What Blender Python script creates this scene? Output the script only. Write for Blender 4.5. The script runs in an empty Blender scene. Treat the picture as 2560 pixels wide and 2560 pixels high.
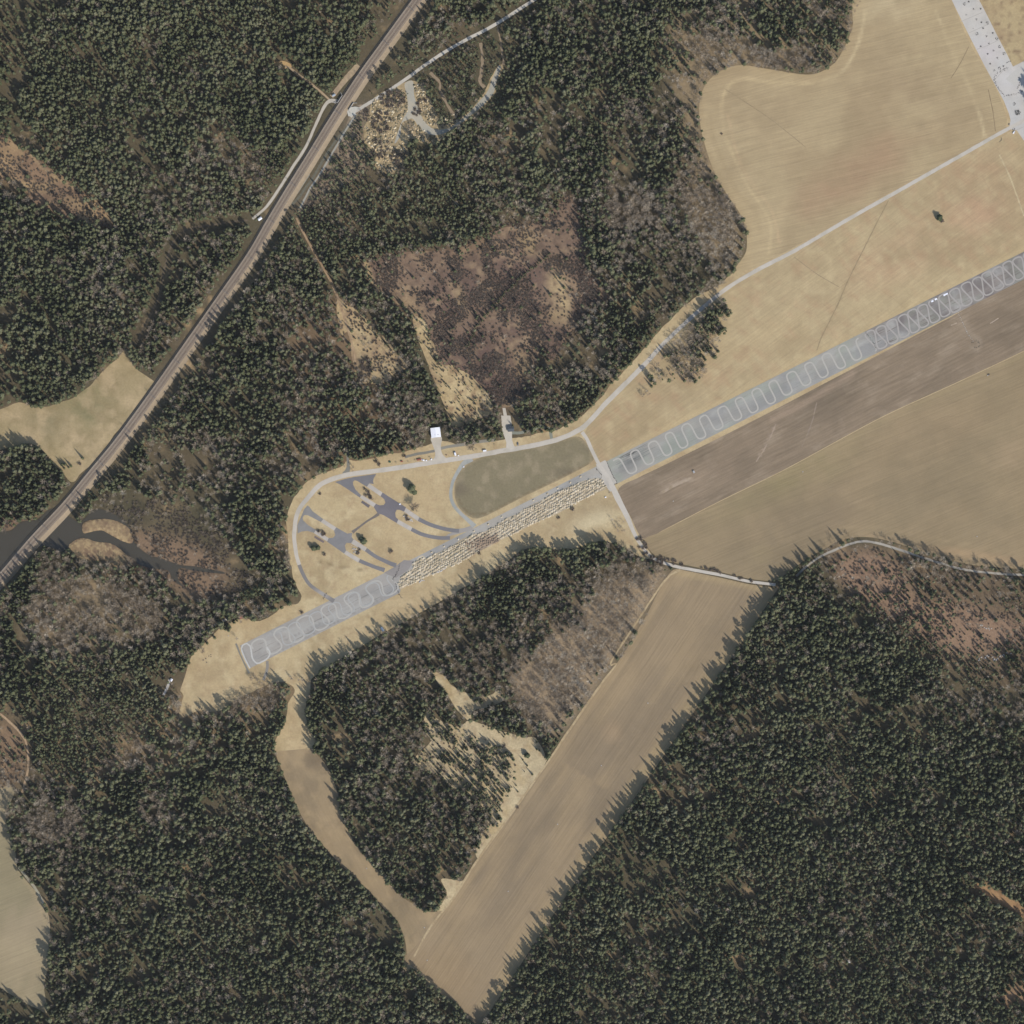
import bpy, bmesh, math, random
import numpy as np
from mathutils import Vector
from mathutils.geometry import delaunay_2d_cdt

random.seed(7)
RNG = np.random.default_rng(11)
S = 1500.0 / 2560.0                      # metres per pixel of the 2560 px aerial photograph

# ------------------------------------------------------------------ camera, sky, sun, exposure
scene = bpy.context.scene
COL = scene.collection
cam_d = bpy.data.cameras.new('camera')
cam = bpy.data.objects.new('camera', cam_d)
COL.objects.link(cam)
CAM_H = 6000.0
cam.location = (0, 0, CAM_H)
cam_d.sensor_width = 36
cam_d.lens = 36 * CAM_H / 1500.0
cam_d.clip_start = 100
cam_d.clip_end = 40000
scene.camera = cam

SUN_EL, SUN_AZ = 39.0, 139.0             # azimuth clockwise from north (+Y)
world = bpy.data.worlds.new('World')
scene.world = world
world.use_nodes = True
wt = world.node_tree
bg = wt.nodes['Background']
sky = wt.nodes.new('ShaderNodeTexSky')
sky.sky_type = 'NISHITA'
sky.sun_disc = False
sky.sun_elevation = math.radians(SUN_EL)
sky.sun_rotation = math.radians(SUN_AZ)
wt.links.new(sky.outputs[0], bg.inputs[0])
bg.inputs[1].default_value = 0.15
sd = bpy.data.lights.new('sun', 'SUN')
sd.energy = 3.9
sd.angle = math.radians(0.5)
sd.color = (1.0, 0.96, 0.90)
sun = bpy.data.objects.new('sun', sd)
COL.objects.link(sun)
az, el = math.radians(SUN_AZ), math.radians(SUN_EL)
sdir = Vector((math.sin(az) * math.cos(el), math.cos(az) * math.cos(el), math.sin(el)))
sun.rotation_euler = sdir.to_track_quat('Z', 'Y').to_euler()
sun.location = sdir * 500
scene.view_settings.view_transform = 'Standard'
scene.view_settings.look = 'None'
scene.view_settings.gamma = 1
scene.view_settings.exposure = 0.0
scene.render.engine = 'CYCLES'

# ------------------------------------------------------------------ coordinates
K9 = 900 / 1932.0
TILES = {'A': (0, 0, K9), 'B': (800, 0, K9), 'C': (1660, 0, K9), 'D': (0, 800, K9), 'E': (800, 800, K9), 'G': (1660, 800, K9),
         'H': (0, 1660, K9), 'I': (800, 1660, K9), 'J': (1660, 1660, K9), 'F': (0, 0, 2560 / 1932), 'P': (740, 1160, 400 / 1932),
         'Q': (400, 1500, 300 / 1932), 'R': (1040, 1020, 300 / 1932), 'S': (780, 200, 300 / 1932), 'U': (2340, 0, 220 / 1063),
         'V': (960, 1280, 300 / 1932), 'X': (1440, 1140, 200 / 1932), 'K': (580, 400, 200 / 1610), 'L': (0, 1240, 260 / 1932),
         'Y': (2140, 700, 420 / 1932), 'Z': (560, 1360, 300 / 1932), 'W': (900, 1120, 260 / 1932), 'N': (380, 1560, 140 / 1352),
         'M': (1040, 1040, 300 / 1932), 's': (0, 0, 1.0)}


def T(t, *p):
    """points read off an enlarged tile of the survey photograph -> survey pixels"""
    ox, oy, k = TILES[t]
    return [(ox + x * k, oy + y * k) for x, y in p]


def wp(p):
    return ((p[0] - 1280) * S, (1280 - p[1]) * S)


def WW(pts):
    return np.array([wp(p) for p in pts], float)


def srgb(r, g, b, k=1.0):
    f = lambda c: ((c / 255 + 0.055) / 1.055) ** 2.4 if c > 10 else c / 255 / 12.92
    return np.array([f(r) * k, f(g) * k, f(b) * k])


ALB = np.array([0.855, 0.838, 0.825])                                # display colour in full sun -> base colour


def tone(r, g, b):
    return srgb(r, g, b) * ALB


# ------------------------------------------------------------------ noise (numpy value noise, world metres)
_tabs = {}


def vnoise(x, y, scale, seed=0):
    if seed not in _tabs:
        _tabs[seed] = np.random.default_rng(1000 + seed).random((257, 257))
    t = _tabs[seed]
    u = np.asarray(x) / scale + 1000.37 + seed * 13.7
    v = np.asarray(y) / scale + 1000.91 + seed * 7.3
    i, j = np.floor(u).astype(int), np.floor(v).astype(int)
    fu, fv = u - i, v - j
    fu = fu * fu * (3 - 2 * fu)
    fv = fv * fv * (3 - 2 * fv)
    i %= 256
    j %= 256
    return (t[i, j] * (1 - fu) + t[i + 1, j] * fu) * (1 - fv) + (t[i, j + 1] * (1 - fu) + t[i + 1, j + 1] * fu) * fv


def fbm(x, y, scale, seed=0, octs=4, rough=0.5):
    a, s, tot = 1.0, 0.0, 0.0
    for k in range(octs):
        s = s + a * vnoise(x, y, scale / 2 ** k, seed + k)
        tot += a
        a *= rough
    return s / tot


def rot(x, y, deg):
    a = math.radians(deg)
    return x * math.cos(a) + y * math.sin(a), -x * math.sin(a) + y * math.cos(a)


# ------------------------------------------------------------------ geometry helpers
def catmull(P, step=4.0, closed=False):
    P = np.asarray(P, float)
    n = len(P)
    if closed:
        Q = np.vstack([P[-1], P, P[0], P[1]])
        segs = n
    else:
        Q = np.vstack([2 * P[0] - P[1], P, 2 * P[-1] - P[-2]])
        segs = n - 1
    out = []
    for i in range(segs):
        p0, p1, p2, p3 = Q[i], Q[i + 1], Q[i + 2], Q[i + 3]
        m = max(1, int(np.linalg.norm(p2 - p1) / step))
        for k in range(m):
            t = k / m
            out.append(0.5 * ((2 * p1) + (-p0 + p2) * t + (2 * p0 - 5 * p1 + 4 * p2 - p3) * t * t + (-p0 + 3 * p1 - 3 * p2 + p3) * t ** 3))
    if not closed:
        out.append(P[-1])
    return np.array(out)


def resample(P, step, closed=True):
    P = np.asarray(P, float)
    out = []
    n = len(P)
    for i in range(n if closed else n - 1):
        a, b = P[i], P[(i + 1) % n]
        m = max(1, int(np.linalg.norm(b - a) / step))
        for k in range(m):
            out.append(a + (b - a) * k / m)
    if not closed:
        out.append(P[-1])
    return np.array(out)


def normals2(P, closed=False):
    if closed:
        d = np.roll(P, -1, 0) - np.roll(P, 1, 0)
    else:
        d = np.gradient(P, axis=0)
    d /= np.maximum(np.linalg.norm(d, axis=1, keepdims=True), 1e-9)
    return np.stack([-d[:, 1], d[:, 0]], 1)


def outline(pts, smooth=True, step=6.0, rough=0.0, seed=0):
    P = WW(pts)
    P = catmull(P, step, True) if smooth else resample(P, step)
    if rough:
        nn = normals2(P, True)
        w = (fbm(P[:, 0], P[:, 1], 14, seed, 3) - 0.5) * 2 * rough
        P = P + nn * w[:, None]
    return P


def inside(poly, X, Y):
    X = np.asarray(X)
    Y = np.asarray(Y)
    res = np.zeros(X.shape, bool)
    x0, y0 = poly.min(0)
    x1, y1 = poly.max(0)
    m = (X >= x0) & (X <= x1) & (Y >= y0) & (Y <= y1)
    if not m.any():
        return res
    px, py = X[m], Y[m]
    r = np.zeros(px.shape, bool)
    n = len(poly)
    for i in range(n):
        ax, ay = poly[i]
        bx, by = poly[(i + 1) % n]
        if ay == by:
            continue
        c = ((ay > py) != (by > py)) & (px < (bx - ax) * (py - ay) / (by - ay) + ax)
        r ^= c
    res[m] = r
    return res


def link(o, parent=None):
    COL.objects.link(o)
    if parent is not None:
        o.parent = parent
    return o


def tag(o, label=None, cat=None, group=None, kind=None):
    if label:
        o['label'] = label
    if cat:
        o['category'] = cat
    if group:
        o['group'] = group
    if kind:
        o['kind'] = kind
    return o


def mesh(name, V, F, mat=None, col=None, smooth=False):
    me = bpy.data.meshes.new(name)
    me.from_pydata([tuple(v) for v in V], [], [tuple(f) for f in F])
    if col is not None:
        a = me.color_attributes.new('Col', 'FLOAT_COLOR', 'POINT')
        c = np.ones((len(V), 4), np.float32)
        c[:, :3] = col
        a.data.foreach_set('color', c.ravel())
    if mat:
        me.materials.append(mat)
    if smooth:
        me.polygons.foreach_set('use_smooth', [True] * len(me.polygons))
    me.update()
    return me


def obj(name, me, parent=None, loc=None, rz=0.0):
    o = bpy.data.objects.new(name, me)
    link(o, parent)
    if loc is not None:
        o.location = loc
    o.rotation_euler[2] = rz
    return o


class MB:
    """collects boxes, prisms and tubes into one mesh"""

    def __init__(s):
        s.V, s.F, s.M = [], [], []

    def add(s, V, F):
        n = len(s.V)
        s.V += [tuple(v) for v in V]
        s.F += [tuple(i + n for i in f) for f in F]
        return s

    def box(s, cx, cy, z0, sx, sy, h, rz=0, taper=1.0):
        c, q = math.cos(rz), math.sin(rz)
        V = []
        for z, k in ((z0, 1.0), (z0 + h, taper)):
            for dx, dy in ((-1, -1), (1, -1), (1, 1), (-1, 1)):
                x, y = dx * sx / 2 * k, dy * sy / 2 * k
                V.append((cx + x * c - y * q, cy + x * q + y * c, z))
        return s.add(V, [(0, 3, 2, 1), (4, 5, 6, 7), (0, 1, 5, 4), (1, 2, 6, 5), (2, 3, 7, 6), (3, 0, 4, 7)])

    def tube(s, a, b, r0, r1=None, n=6):
        a, b = Vector(a), Vector(b)
        r1 = r0 if r1 is None else r1
        d = (b - a).normalized()
        u = d.orthogonal().normalized()
        v = d.cross(u)
        V = []
        for p, r in ((a, r0), (b, r1)):
            for k in range(n):
                t = 2 * math.pi * k / n
                V.append(p + u * math.cos(t) * r + v * math.sin(t) * r)
        F = [(k, (k + 1) % n, n + (k + 1) % n, n + k) for k in range(n)]
        F += [tuple(range(n - 1, -1, -1)), tuple(range(n, 2 * n))]
        return s.add(V, F)

    def prism(s, prof, x0, x1):
        """profile in (y, z), extruded along x"""
        n = len(prof)
        V = [(x0, y, z) for y, z in prof] + [(x1, y, z) for y, z in prof]
        F = [(k, (k + 1) % n, n + (k + 1) % n, n + k) for k in range(n)]
        F += [tuple(range(n - 1, -1, -1)), tuple(range(n, 2 * n))]
        return s.add(V, F)

    def build(s, name, mat, parent=None, loc=None, rz=0.0):
        return obj(name, mesh(name, s.V, s.F, mat), parent, loc, rz)


# ------------------------------------------------------------------ materials
def new_mat(name, rough=0.9):
    m = bpy.data.materials.new(name)
    m.use_nodes = True
    b = m.node_tree.nodes['Principled BSDF']
    b.inputs['Roughness'].default_value = rough
    b.inputs['Specular IOR Level'].default_value = 0.15
    return m, m.node_tree, b


def plain(name, c, rough=0.8, var=0.12, scale=1.5):
    m, nt, b = new_mat(name, rough)
    tc = nt.nodes.new('ShaderNodeTexCoord')
    n = nt.nodes.new('ShaderNodeTexNoise')
    n.inputs['Scale'].default_value = scale
    nt.links.new(tc.outputs['Object'], n.inputs['Vector'])
    mx = nt.nodes.new('ShaderNodeMix')
    mx.data_type = 'RGBA'
    mx.inputs[6].default_value = (*[v * (1 - var) for v in c], 1)
    mx.inputs[7].default_value = (*[min(1, v * (1 + var)) for v in c], 1)
    nt.links.new(n.outputs['Fac'], mx.inputs[0])
    nt.links.new(mx.outputs[2], b.inputs['Base Color'])
    return m


def ground_mat(name, fine=0.18, streak=None, bump=0.0, speck=0.0, rough=0.95, tram=None):
    """vertex tone of the soil x fine procedural grain; streak = (direction deg, width m, length m, amount)"""
    m, nt, b = new_mat(name, rough)
    N, L = nt.nodes.new, nt.links.new
    at = N('ShaderNodeAttribute')
    at.attribute_name = 'Col'
    tc = N('ShaderNodeNewGeometry')
    n1 = N('ShaderNodeTexNoise')
    n1.inputs['Scale'].default_value = 0.32
    n1.inputs['Detail'].default_value = 6
    n1.inputs['Roughness'].default_value = 0.72
    L(tc.outputs['Position'], n1.inputs['Vector'])
    mr = N('ShaderNodeMapRange')
    mr.inputs['From Min'].default_value = 0.25
    mr.inputs['From Max'].default_value = 0.75
    mr.inputs['To Min'].default_value = 1 - fine
    mr.inputs['To Max'].default_value = 1 + fine
    L(n1.outputs['Fac'], mr.inputs['Value'])
    fac = mr.outputs[0]
    if streak:
        d, wdt, ln, amt = streak
        mp = N('ShaderNodeMapping')
        mp.vector_type = 'TEXTURE'
        mp.inputs['Rotation'].default_value = (0, 0, math.radians(d))
        mp.inputs['Scale'].default_value = (ln, wdt, 1)
        L(tc.outputs['Position'], mp.inputs['Vector'])
        n2 = N('ShaderNodeTexNoise')
        n2.inputs['Scale'].default_value = 1.0
        n2.inputs['Detail'].default_value = 5
        n2.inputs['Roughness'].default_value = 0.6
        L(mp.outputs[0], n2.inputs['Vector'])
        m2 = N('ShaderNodeMapRange')
        m2.inputs['From Min'].default_value = 0.3
        m2.inputs['From Max'].default_value = 0.7
        m2.inputs['To Min'].default_value = 1 - amt
        m2.inputs['To Max'].default_value = 1 + amt
        L(n2.outputs['Fac'], m2.inputs['Value'])
        mu = N('ShaderNodeMath')
        mu.operation = 'MULTIPLY'
        L(fac, mu.inputs[0])
        L(m2.outputs[0], mu.inputs[1])
        fac = mu.outputs[0]
    if speck:
        n3 = N('ShaderNodeTexNoise')
        n3.inputs['Scale'].default_value = 0.6
        n3.inputs['Detail'].default_value = 2
        L(tc.outputs['Position'], n3.inputs['Vector'])
        m3 = N('ShaderNodeMapRange')
        m3.inputs['From Min'].default_value = 0.62
        m3.inputs['From Max'].default_value = 0.72
        m3.inputs['To Min'].default_value = 1
        m3.inputs['To Max'].default_value = 1 - speck
        L(n3.outputs['Fac'], m3.inputs['Value'])
        mu = N('ShaderNodeMath')
        mu.operation = 'MULTIPLY'
        L(fac, mu.inputs[0])
        L(m3.outputs[0], mu.inputs[1])
        fac = mu.outputs[0]
    if tram:
        d, spacing, half, amt = tram
        mp = N('ShaderNodeMapping')
        mp.vector_type = 'TEXTURE'
        mp.inputs['Rotation'].default_value = (0, 0, math.radians(d))
        mp.inputs['Scale'].default_value = (300, spacing, 1)
        L(tc.outputs['Position'], mp.inputs['Vector'])
        wob = N('ShaderNodeTexNoise')
        wob.inputs['Scale'].default_value = 0.012
        L(tc.outputs['Position'], wob.inputs['Vector'])
        sx = N('ShaderNodeSeparateXYZ')
        L(mp.outputs[0], sx.inputs[0])
        ad = N('ShaderNodeMath')
        ad.operation = 'MULTIPLY_ADD'
        L(wob.outputs['Fac'], ad.inputs[0])
        ad.inputs[1].default_value = 2.2
        L(sx.outputs[1], ad.inputs[2])
        fr = N('ShaderNodeMath')
        fr.operation = 'FRACT'
        L(ad.outputs[0], fr.inputs[0])
        m4 = N('ShaderNodeMapRange')
        m4.interpolation_type = 'SMOOTHSTEP'
        m4.inputs['From Min'].default_value = 0.0
        m4.inputs['From Max'].default_value = half
        m4.inputs['To Min'].default_value = 1 - amt
        m4.inputs['To Max'].default_value = 1
        ab = N('ShaderNodeMath')
        ab.operation = 'SUBTRACT'
        L(fr.outputs[0], ab.inputs[0])
        ab.inputs[1].default_value = 0.5
        a2 = N('ShaderNodeMath')
        a2.operation = 'ABSOLUTE'
        L(ab.outputs[0], a2.inputs[0])
        L(a2.outputs[0], m4.inputs['Value'])
        mu = N('ShaderNodeMath')
        mu.operation = 'MULTIPLY'
        L(fac, mu.inputs[0])
        L(m4.outputs[0], mu.inputs[1])
        fac = mu.outputs[0]
    sc = N('ShaderNodeVectorMath')
    sc.operation = 'SCALE'
    L(at.outputs['Color'], sc.inputs[0])
    L(fac, sc.inputs['Scale'])
    L(sc.outputs[0], b.inputs['Base Color'])
    if bump:
        bp = N('ShaderNodeBump')
        bp.inputs['Strength'].default_value = 1.0
        bp.inputs['Distance'].default_value = bump
        L(n1.outputs['Fac'], bp.inputs['Height'])
        L(bp.outputs[0], b.inputs['Normal'])
    return m


def leaf_mat(name, c0, c1, c2, stand=70.0, translucent=0.0):
    """crown colour: varies from tree to tree and from stand to stand"""
    m, nt, b = new_mat(name, 0.85)
    N, L = nt.nodes.new, nt.links.new
    oi = N('ShaderNodeObjectInfo')
    n = N('ShaderNodeTexNoise')
    n.inputs['Scale'].default_value = 1 / stand
    n.inputs['Detail'].default_value = 3
    L(oi.outputs['Location'], n.inputs['Vector'])
    a = N('ShaderNodeMath')
    a.operation = 'MULTIPLY_ADD'
    L(oi.outputs['Random'], a.inputs[0])
    a.inputs[1].default_value = 0.50
    mr = N('ShaderNodeMapRange')
    mr.inputs['From Min'].default_value = 0.3
    mr.inputs['From Max'].default_value = 0.7
    mr.inputs['To Min'].default_value = 0
    mr.inputs['To Max'].default_value = 0.50
    L(n.outputs['Fac'], mr.inputs['Value'])
    L(mr.outputs[0], a.inputs[2])
    cr = N('ShaderNodeValToRGB')
    e = cr.color_ramp.elements
    e[0].color = (*c0, 1)
    e[1].color = (*c2, 1)
    mid = e.new(0.5)
    mid.color = (*c1, 1)
    L(a.outputs[0], cr.inputs[0])
    tc = N('ShaderNodeNewGeometry')
    f = N('ShaderNodeTexNoise')
    f.inputs['Scale'].default_value = 0.9
    f.inputs['Detail'].default_value = 4
    L(tc.outputs['Position'], f.inputs['Vector'])
    m2 = N('ShaderNodeMapRange')
    m2.inputs['From Min'].default_value = 0.3
    m2.inputs['From Max'].default_value = 0.7
    m2.inputs['To Min'].default_value = 0.62
    m2.inputs['To Max'].default_value = 1.38
    L(f.outputs['Fac'], m2.inputs['Value'])
    sc = N('ShaderNodeVectorMath')
    sc.operation = 'SCALE'
    L(cr.outputs[0], sc.inputs[0])
    L(m2.outputs[0], sc.inputs['Scale'])
    L(sc.outputs[0], b.inputs['Base Color'])
    return m


M_soil = ground_mat('forest_floor', 0.30, None, 0.25, 0.25)
M_meadow = ground_mat('dry_grass', 0.17, None, 0.10, 0.10)
M_clear = ground_mat('cleared_ground', 0.24, None, 0.30, 0.30)
M_field_ne = ground_mat('stubble', 0.07, (14, 2.0, 70, 0.12), 0.05, tram=(14, 15, 0.12, 0.05))
M_field_n2 = ground_mat('stubble_pale', 0.09, (36, 2.5, 40, 0.09), 0.05, tram=(-38, 24, 0.07, 0.04))
M_field_dark = ground_mat('dark_stubble', 0.08, (27, 3.0, 60, 0.16), 0.05, tram=(27, 30, 0.07, 0.06))
M_field_olive = ground_mat('ploughed_field', 0.06, (22, 2.2, 110, 0.10), 0.05, tram=(22, 20, 0.09, 0.045))
M_field_long = ground_mat('long_field_soil', 0.06, (56, 2.2, 130, 0.12), 0.05, tram=(56, 17, 0.10, 0.05))
M_field_west = ground_mat('curved_field_soil', 0.09, (118, 4, 50, 0.06), 0.06)
M_road = ground_mat('gravel_road', 0.06, None, 0.02)
M_asphalt = ground_mat('old_asphalt', 0.05, (26.7, 1.2, 26, 0.045), 0.0)
M_tarmac = ground_mat('dark_tarmac', 0.06, None, 0.0)
M_concrete = ground_mat('concrete', 0.05, None, 0.0)
M_ballast = ground_mat('ballast', 0.14, None, 0.10)
M_mound = ground_mat('dumped_earth', 0.16, None, 0.15)

m, nt, b = new_mat('pond_water', 0.28)
b.inputs['Base Color'].default_value = (0.062, 0.053, 0.036, 1)
b.inputs['Specular IOR Level'].default_value = 0.5
_n = nt.nodes.new('ShaderNodeTexNoise')
_n.inputs['Scale'].default_value = 1.2
_g = nt.nodes.new('ShaderNodeNewGeometry')
nt.links.new(_g.outputs['Position'], _n.inputs['Vector'])
_b = nt.nodes.new('ShaderNodeBump')
_b.inputs['Distance'].default_value = 0.03
nt.links.new(_n.outputs['Fac'], _b.inputs['Height'])
nt.links.new(_b.outputs[0], b.inputs['Normal'])
M_water = m

M_spruce = leaf_mat('spruce_needles', (0.052, 0.062, 0.030), (0.104, 0.114, 0.058), (0.175, 0.174, 0.100))
M_pine = leaf_mat('pine_needles', (0.070, 0.078, 0.036), (0.124, 0.130, 0.064), (0.205, 0.196, 0.118))
M_young = leaf_mat('young_pine_needles', (0.062, 0.074, 0.034), (0.100, 0.110, 0.056), (0.140, 0.142, 0.084))
M_twig = leaf_mat('bare_twigs', (0.21, 0.160, 0.108), (0.34, 0.275, 0.198), (0.48, 0.42, 0.33), 90)
M_scrub = leaf_mat('scrub_twigs', (0.11, 0.085, 0.068), (0.180, 0.142, 0.110), (0.260, 0.215, 0.165), 60)
M_bark = plain('bark', (0.12, 0.085, 0.06), 0.9, 0.3, 3)
M_stem = plain('grey_bark', (0.20, 0.18, 0.165), 0.9, 0.25, 3)
M_rock = plain('rubble_stone', (0.10, 0.095, 0.085), 0.9, 0.5, 1.2)
M_rockp = plain('pale_rock', (0.50, 0.47, 0.43), 0.9, 0.25, 0.6)
M_white = plain('white_paint', (0.82, 0.82, 0.85), 0.5, 0.03, 0.6)
M_steel = plain('grey_steel', (0.17, 0.17, 0.18), 0.5, 0.15, 1)
M_rail = plain('worn_rail', (0.36, 0.27, 0.20), 0.4, 0.15, 1)
M_glass = plain('dark_glass', (0.02, 0.025, 0.03), 0.15, 0.1, 1)
M_tyre = plain('tyre_rubber', (0.02, 0.02, 0.02), 0.8, 0.1, 1)
M_red = plain('red_brown_paint', (0.27, 0.085, 0.06), 0.6, 0.15, 1)
M_rust = plain('rusty_tin', (0.22, 0.12, 0.085), 0.8, 0.3, 0.8)
M_greenp = plain('green_paint', (0.05, 0.11, 0.06), 0.6, 0.2, 1)
M_blueg = plain('blue_grey_roof', (0.33, 0.38, 0.43), 0.6, 0.15, 0.8)
M_darkp = plain('dark_roofing', (0.075, 0.085, 0.095), 0.7, 0.2, 0.8)
M_wood = plain('weathered_board', (0.23, 0.19, 0.15), 0.9, 0.2, 2)
M_slab = plain('grey_concrete', (0.40, 0.385, 0.36), 0.9, 0.12, 0.7)

# ------------------------------------------------------------------ named outlines (survey pixels)
NW0, SE0, SLP = (600, 1614), (624, 1671), -0.5026


def ry_nw(x):
    return NW0[1] + (x - NW0[0]) * SLP


def ry_se(x):
    return SE0[1] + (x - SE0[0]) * SLP


RAIL = [(-60, 1500), (0, 1447), (84, 1350), (163, 1266), (233, 1182), (298, 1103), (387, 982), (466, 870), (554, 745), (627, 640), (676, 556), (725, 475),
        (778, 390), (824, 315), (870, 243), (910, 183), (950, 128), (995, 66), (1043, 0), (1100, -80)]
FIELD_NE = T('C', (1060, -60), (1520, -60), (1545, 0), (1640, 230), (1760, 430), (1830, 600), (1835, 670), (1780, 740), (1300, 985), (900, 1215),
             (560, 1400), (440, 1450), (385, 1440), (440, 1350), (440, 1240), (410, 1150), (330, 1030), (260, 900), (200, 700), (190, 560), (220, 460),
             (290, 390), (400, 350), (560, 370), (780, 400), (900, 350), (960, 270), (1010, 150))
FIELD_N2 = [(1461, 1088), (1513, 1018), (1569, 960), (1620, 910), (1662, 862), (1730, 797), (1786, 750), (1823, 721), (1893, 680), (1986, 632), (2126, 550),
            (2266, 471), (2405, 392), (2522, 330), (2600, 300), (2640, 600), (2600, 612), (2400, 709), (2200, 809), (2000, 910), (1800, 1010), (1640, 1091), (1502, 1158)]
WOOD_ISLE = T('C', (20, 1875), (120, 1750), (270, 1600), (345, 1620), (362, 1700), (330, 1790), (285, 1932)) + \
    T('G', (240, 200), (200, 320), (90, 330), (0, 310)) + T('E', (1900, 320), (1850, 340), (1790, 380), (1760, 300), (1800, 240), (1850, 180), (1900, 130))
FIELD_DARK = [(1545, 1226), (1600, 1192), (1660, 1163), (1900, 1043), (2100, 938), (2359, 802), (2640, 662), (2640, 838), (2560, 877), (2400, 952), (2219, 1035),
              (2100, 1098), (1958, 1175), (1800, 1252), (1660, 1324), (1610, 1348), (1575, 1290)]
FIELD_OLIVE = [(1612, 1348), (1660, 1326), (1800, 1254), (1958, 1177), (2100, 1100), (2219, 1037), (2400, 954), (2560, 879), (2640, 840), (2640, 1440), (2560, 1424), (2429, 1412),
               (2335, 1388), (2242, 1358), (2172, 1343), (2110, 1348), (2065, 1370), (2010, 1402), (1950, 1445), (1925, 1452), (1870, 1446), (1800, 1430), (1707, 1411),
               (1660, 1400), (1628, 1380)]
FIELD_LONG = [(1683, 1425), (1720, 1428), (1800, 1444), (1870, 1460), (1935, 1472), (1926, 1500), (1592 + 22, 1955), (1400, 2262), (1224, 2530), (1190, 2560), (1160, 2530), (1110, 2480),
              (1050, 2430), (1010, 2400), (1030, 2375), (1070, 2330), (1108, 2275), (1126, 2252), (1196, 2144), (1289, 2019), (1378, 1893), (1424, 1823), (1541, 1660), (1610, 1548), (1652, 1468)]
FIELD_WEST = [(694, 1879), (735, 1874), (775, 1873), (800, 1895), (825, 1930), (845, 1985), (852, 2030), (872, 2080), (900, 2125), (935, 2165), (968, 2205), (1000, 2238),
              (1035, 2262), (1075, 2280), (1108, 2280), (1070, 2330), (1040, 2370), (1020, 2392), (1012, 2350), (995, 2305), (960, 2270), (925, 2230), (890, 2195), (850, 2160),
              (800, 2105), (765, 2060), (730, 1990), (705, 1925), (693, 1895)]
MEADOW = [(449, 1795), (457, 1740), (449, 1728), (462, 1690), (480, 1640), (500, 1618), (530, 1588), (560, 1565), (600, 1546), (650, 1552), (690, 1530), (715, 1512), (745, 1508),
          (752, 1490), (740, 1462), (728, 1430), (722, 1380), (718, 1320), (722, 1275), (740, 1235), (775, 1200), (805, 1182), (850, 1168), (870, 1150), (900, 1150),
          (980, 1135), (1045, 1120), (1078, 1112), (1100, 1102), (1150, 1112), (1200, 1106), (1250, 1100), (1290, 1093), (1340, 1086), (1390, 1075), (1420, 1062),
          (1450, 1045), (1490, 1005), (1530, 960), (1580, 905), (1630, 850), (1680, 795), (1720, 757), (1765, 728), (1800, 712), (1835, 680), (1850, 670), (1860, 695), (1780, 760),
          (1700, 835), (1600, 935), (1530, 1010), (1490, 1070), (1530, 1180), (1555, 1225), (1590, 1310), (1618, 1370), (1640, 1400), (1600, 1392), (1570, 1372), (1500, 1352),
          (1430, 1372), (1320, 1372), (1262, 1410), (1165, 1465), (1110, 1498), (965, 1578), (875, 1632), (815, 1670), (782, 1695), (775, 1730), (765, 1775), (772, 1820), (790, 1850),
          (785, 1873), (694, 1882), (690, 1850), (712, 1810), (722, 1760), (735, 1725), (715, 1708), (690, 1705), (640, 1725), (600, 1745), (550, 1775), (494, 1778)]
DARK_OVAL = T('E', (835, 748), (950, 715), (1100, 690), (1260, 655), (1375, 625), (1425, 655), (1460, 725), (1455, 765), (1300, 850), (1100, 945), (950, 1022), (880, 1055), (830, 1065), (780, 1040),
              (742, 1000), (722, 940), (728, 860), (760, 800))
MOUNDS = T('V', (250, 1235), (235, 1130), (290, 1020), (380, 950), (470, 905), (450, 850), (520, 770), (615, 700), (690, 745), (800, 680), (950, 620), (1100, 540), (1250, 440), (1400, 375),
           (1560, 330), (1650, 300), (1750, 245), (1830, 195)) + T('E', (1010, 1060), (1060, 1040), (1100, 1010), (1180, 970), (1240, 935), (1310, 905), (1370, 880), (1430, 860), (1500, 850),
           (1535, 900), (1480, 930), (1380, 980), (1300, 1025), (1220, 1060), (1130, 1100), (1060, 1140), (980, 1175), (860, 1240), (760, 1295), (640, 1350), (560, 1385), (480, 1420), (430, 1445))
HEAP1 = T('B', (300, 520), (430, 480), (460, 520), (470, 600), (430, 640), (400, 740), (390, 790), (470, 760), (470, 820), (450, 870), (400, 930), (340, 925), (300, 890), (310, 830), (250, 770), (240, 700), (270, 610))
HEAP2 = T('B', (505, 450), (540, 470), (600, 560), (640, 670), (600, 680), (550, 640), (525, 560))
HEAP3 = T('B', (470, 650), (520, 665), (590, 725), (660, 730), (620, 770), (560, 765), (500, 735), (470, 740))
HEAP4 = T('B', (710, 600), (760, 620), (790, 610), (740, 650), (660, 690), (640, 675))
PIT = T('B', (440, 450), (500, 430), (560, 470), (620, 600), (640, 670), (740, 640), (800, 600), (850, 540), (890, 480), (930, 400), (960, 345), (985, 360), (950, 440), (940, 500), (890, 560),
        (820, 620), (760, 665), (700, 705), (660, 740), (620, 775), (560, 770), (480, 745), (475, 830), (450, 880), (400, 935), (340, 930), (295, 890), (300, 830), (240, 770), (235, 700), (265, 610), (300, 515))
PIT_ROAD = T('B', (455, 450), (500, 435), (507, 520), (530, 590), (560, 650), (610, 690), (680, 690), (740, 655), (800, 605), (850, 550), (900, 490), (930, 410), (960, 350), (972, 355), (945, 440),
             (930, 500), (880, 560), (820, 610), (760, 660), (700, 700), (640, 722), (590, 722), (540, 690), (500, 640), (478, 640), (440, 660), (430, 730), (400, 770), (420, 700), (445, 640), (470, 590), (468, 520))
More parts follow.
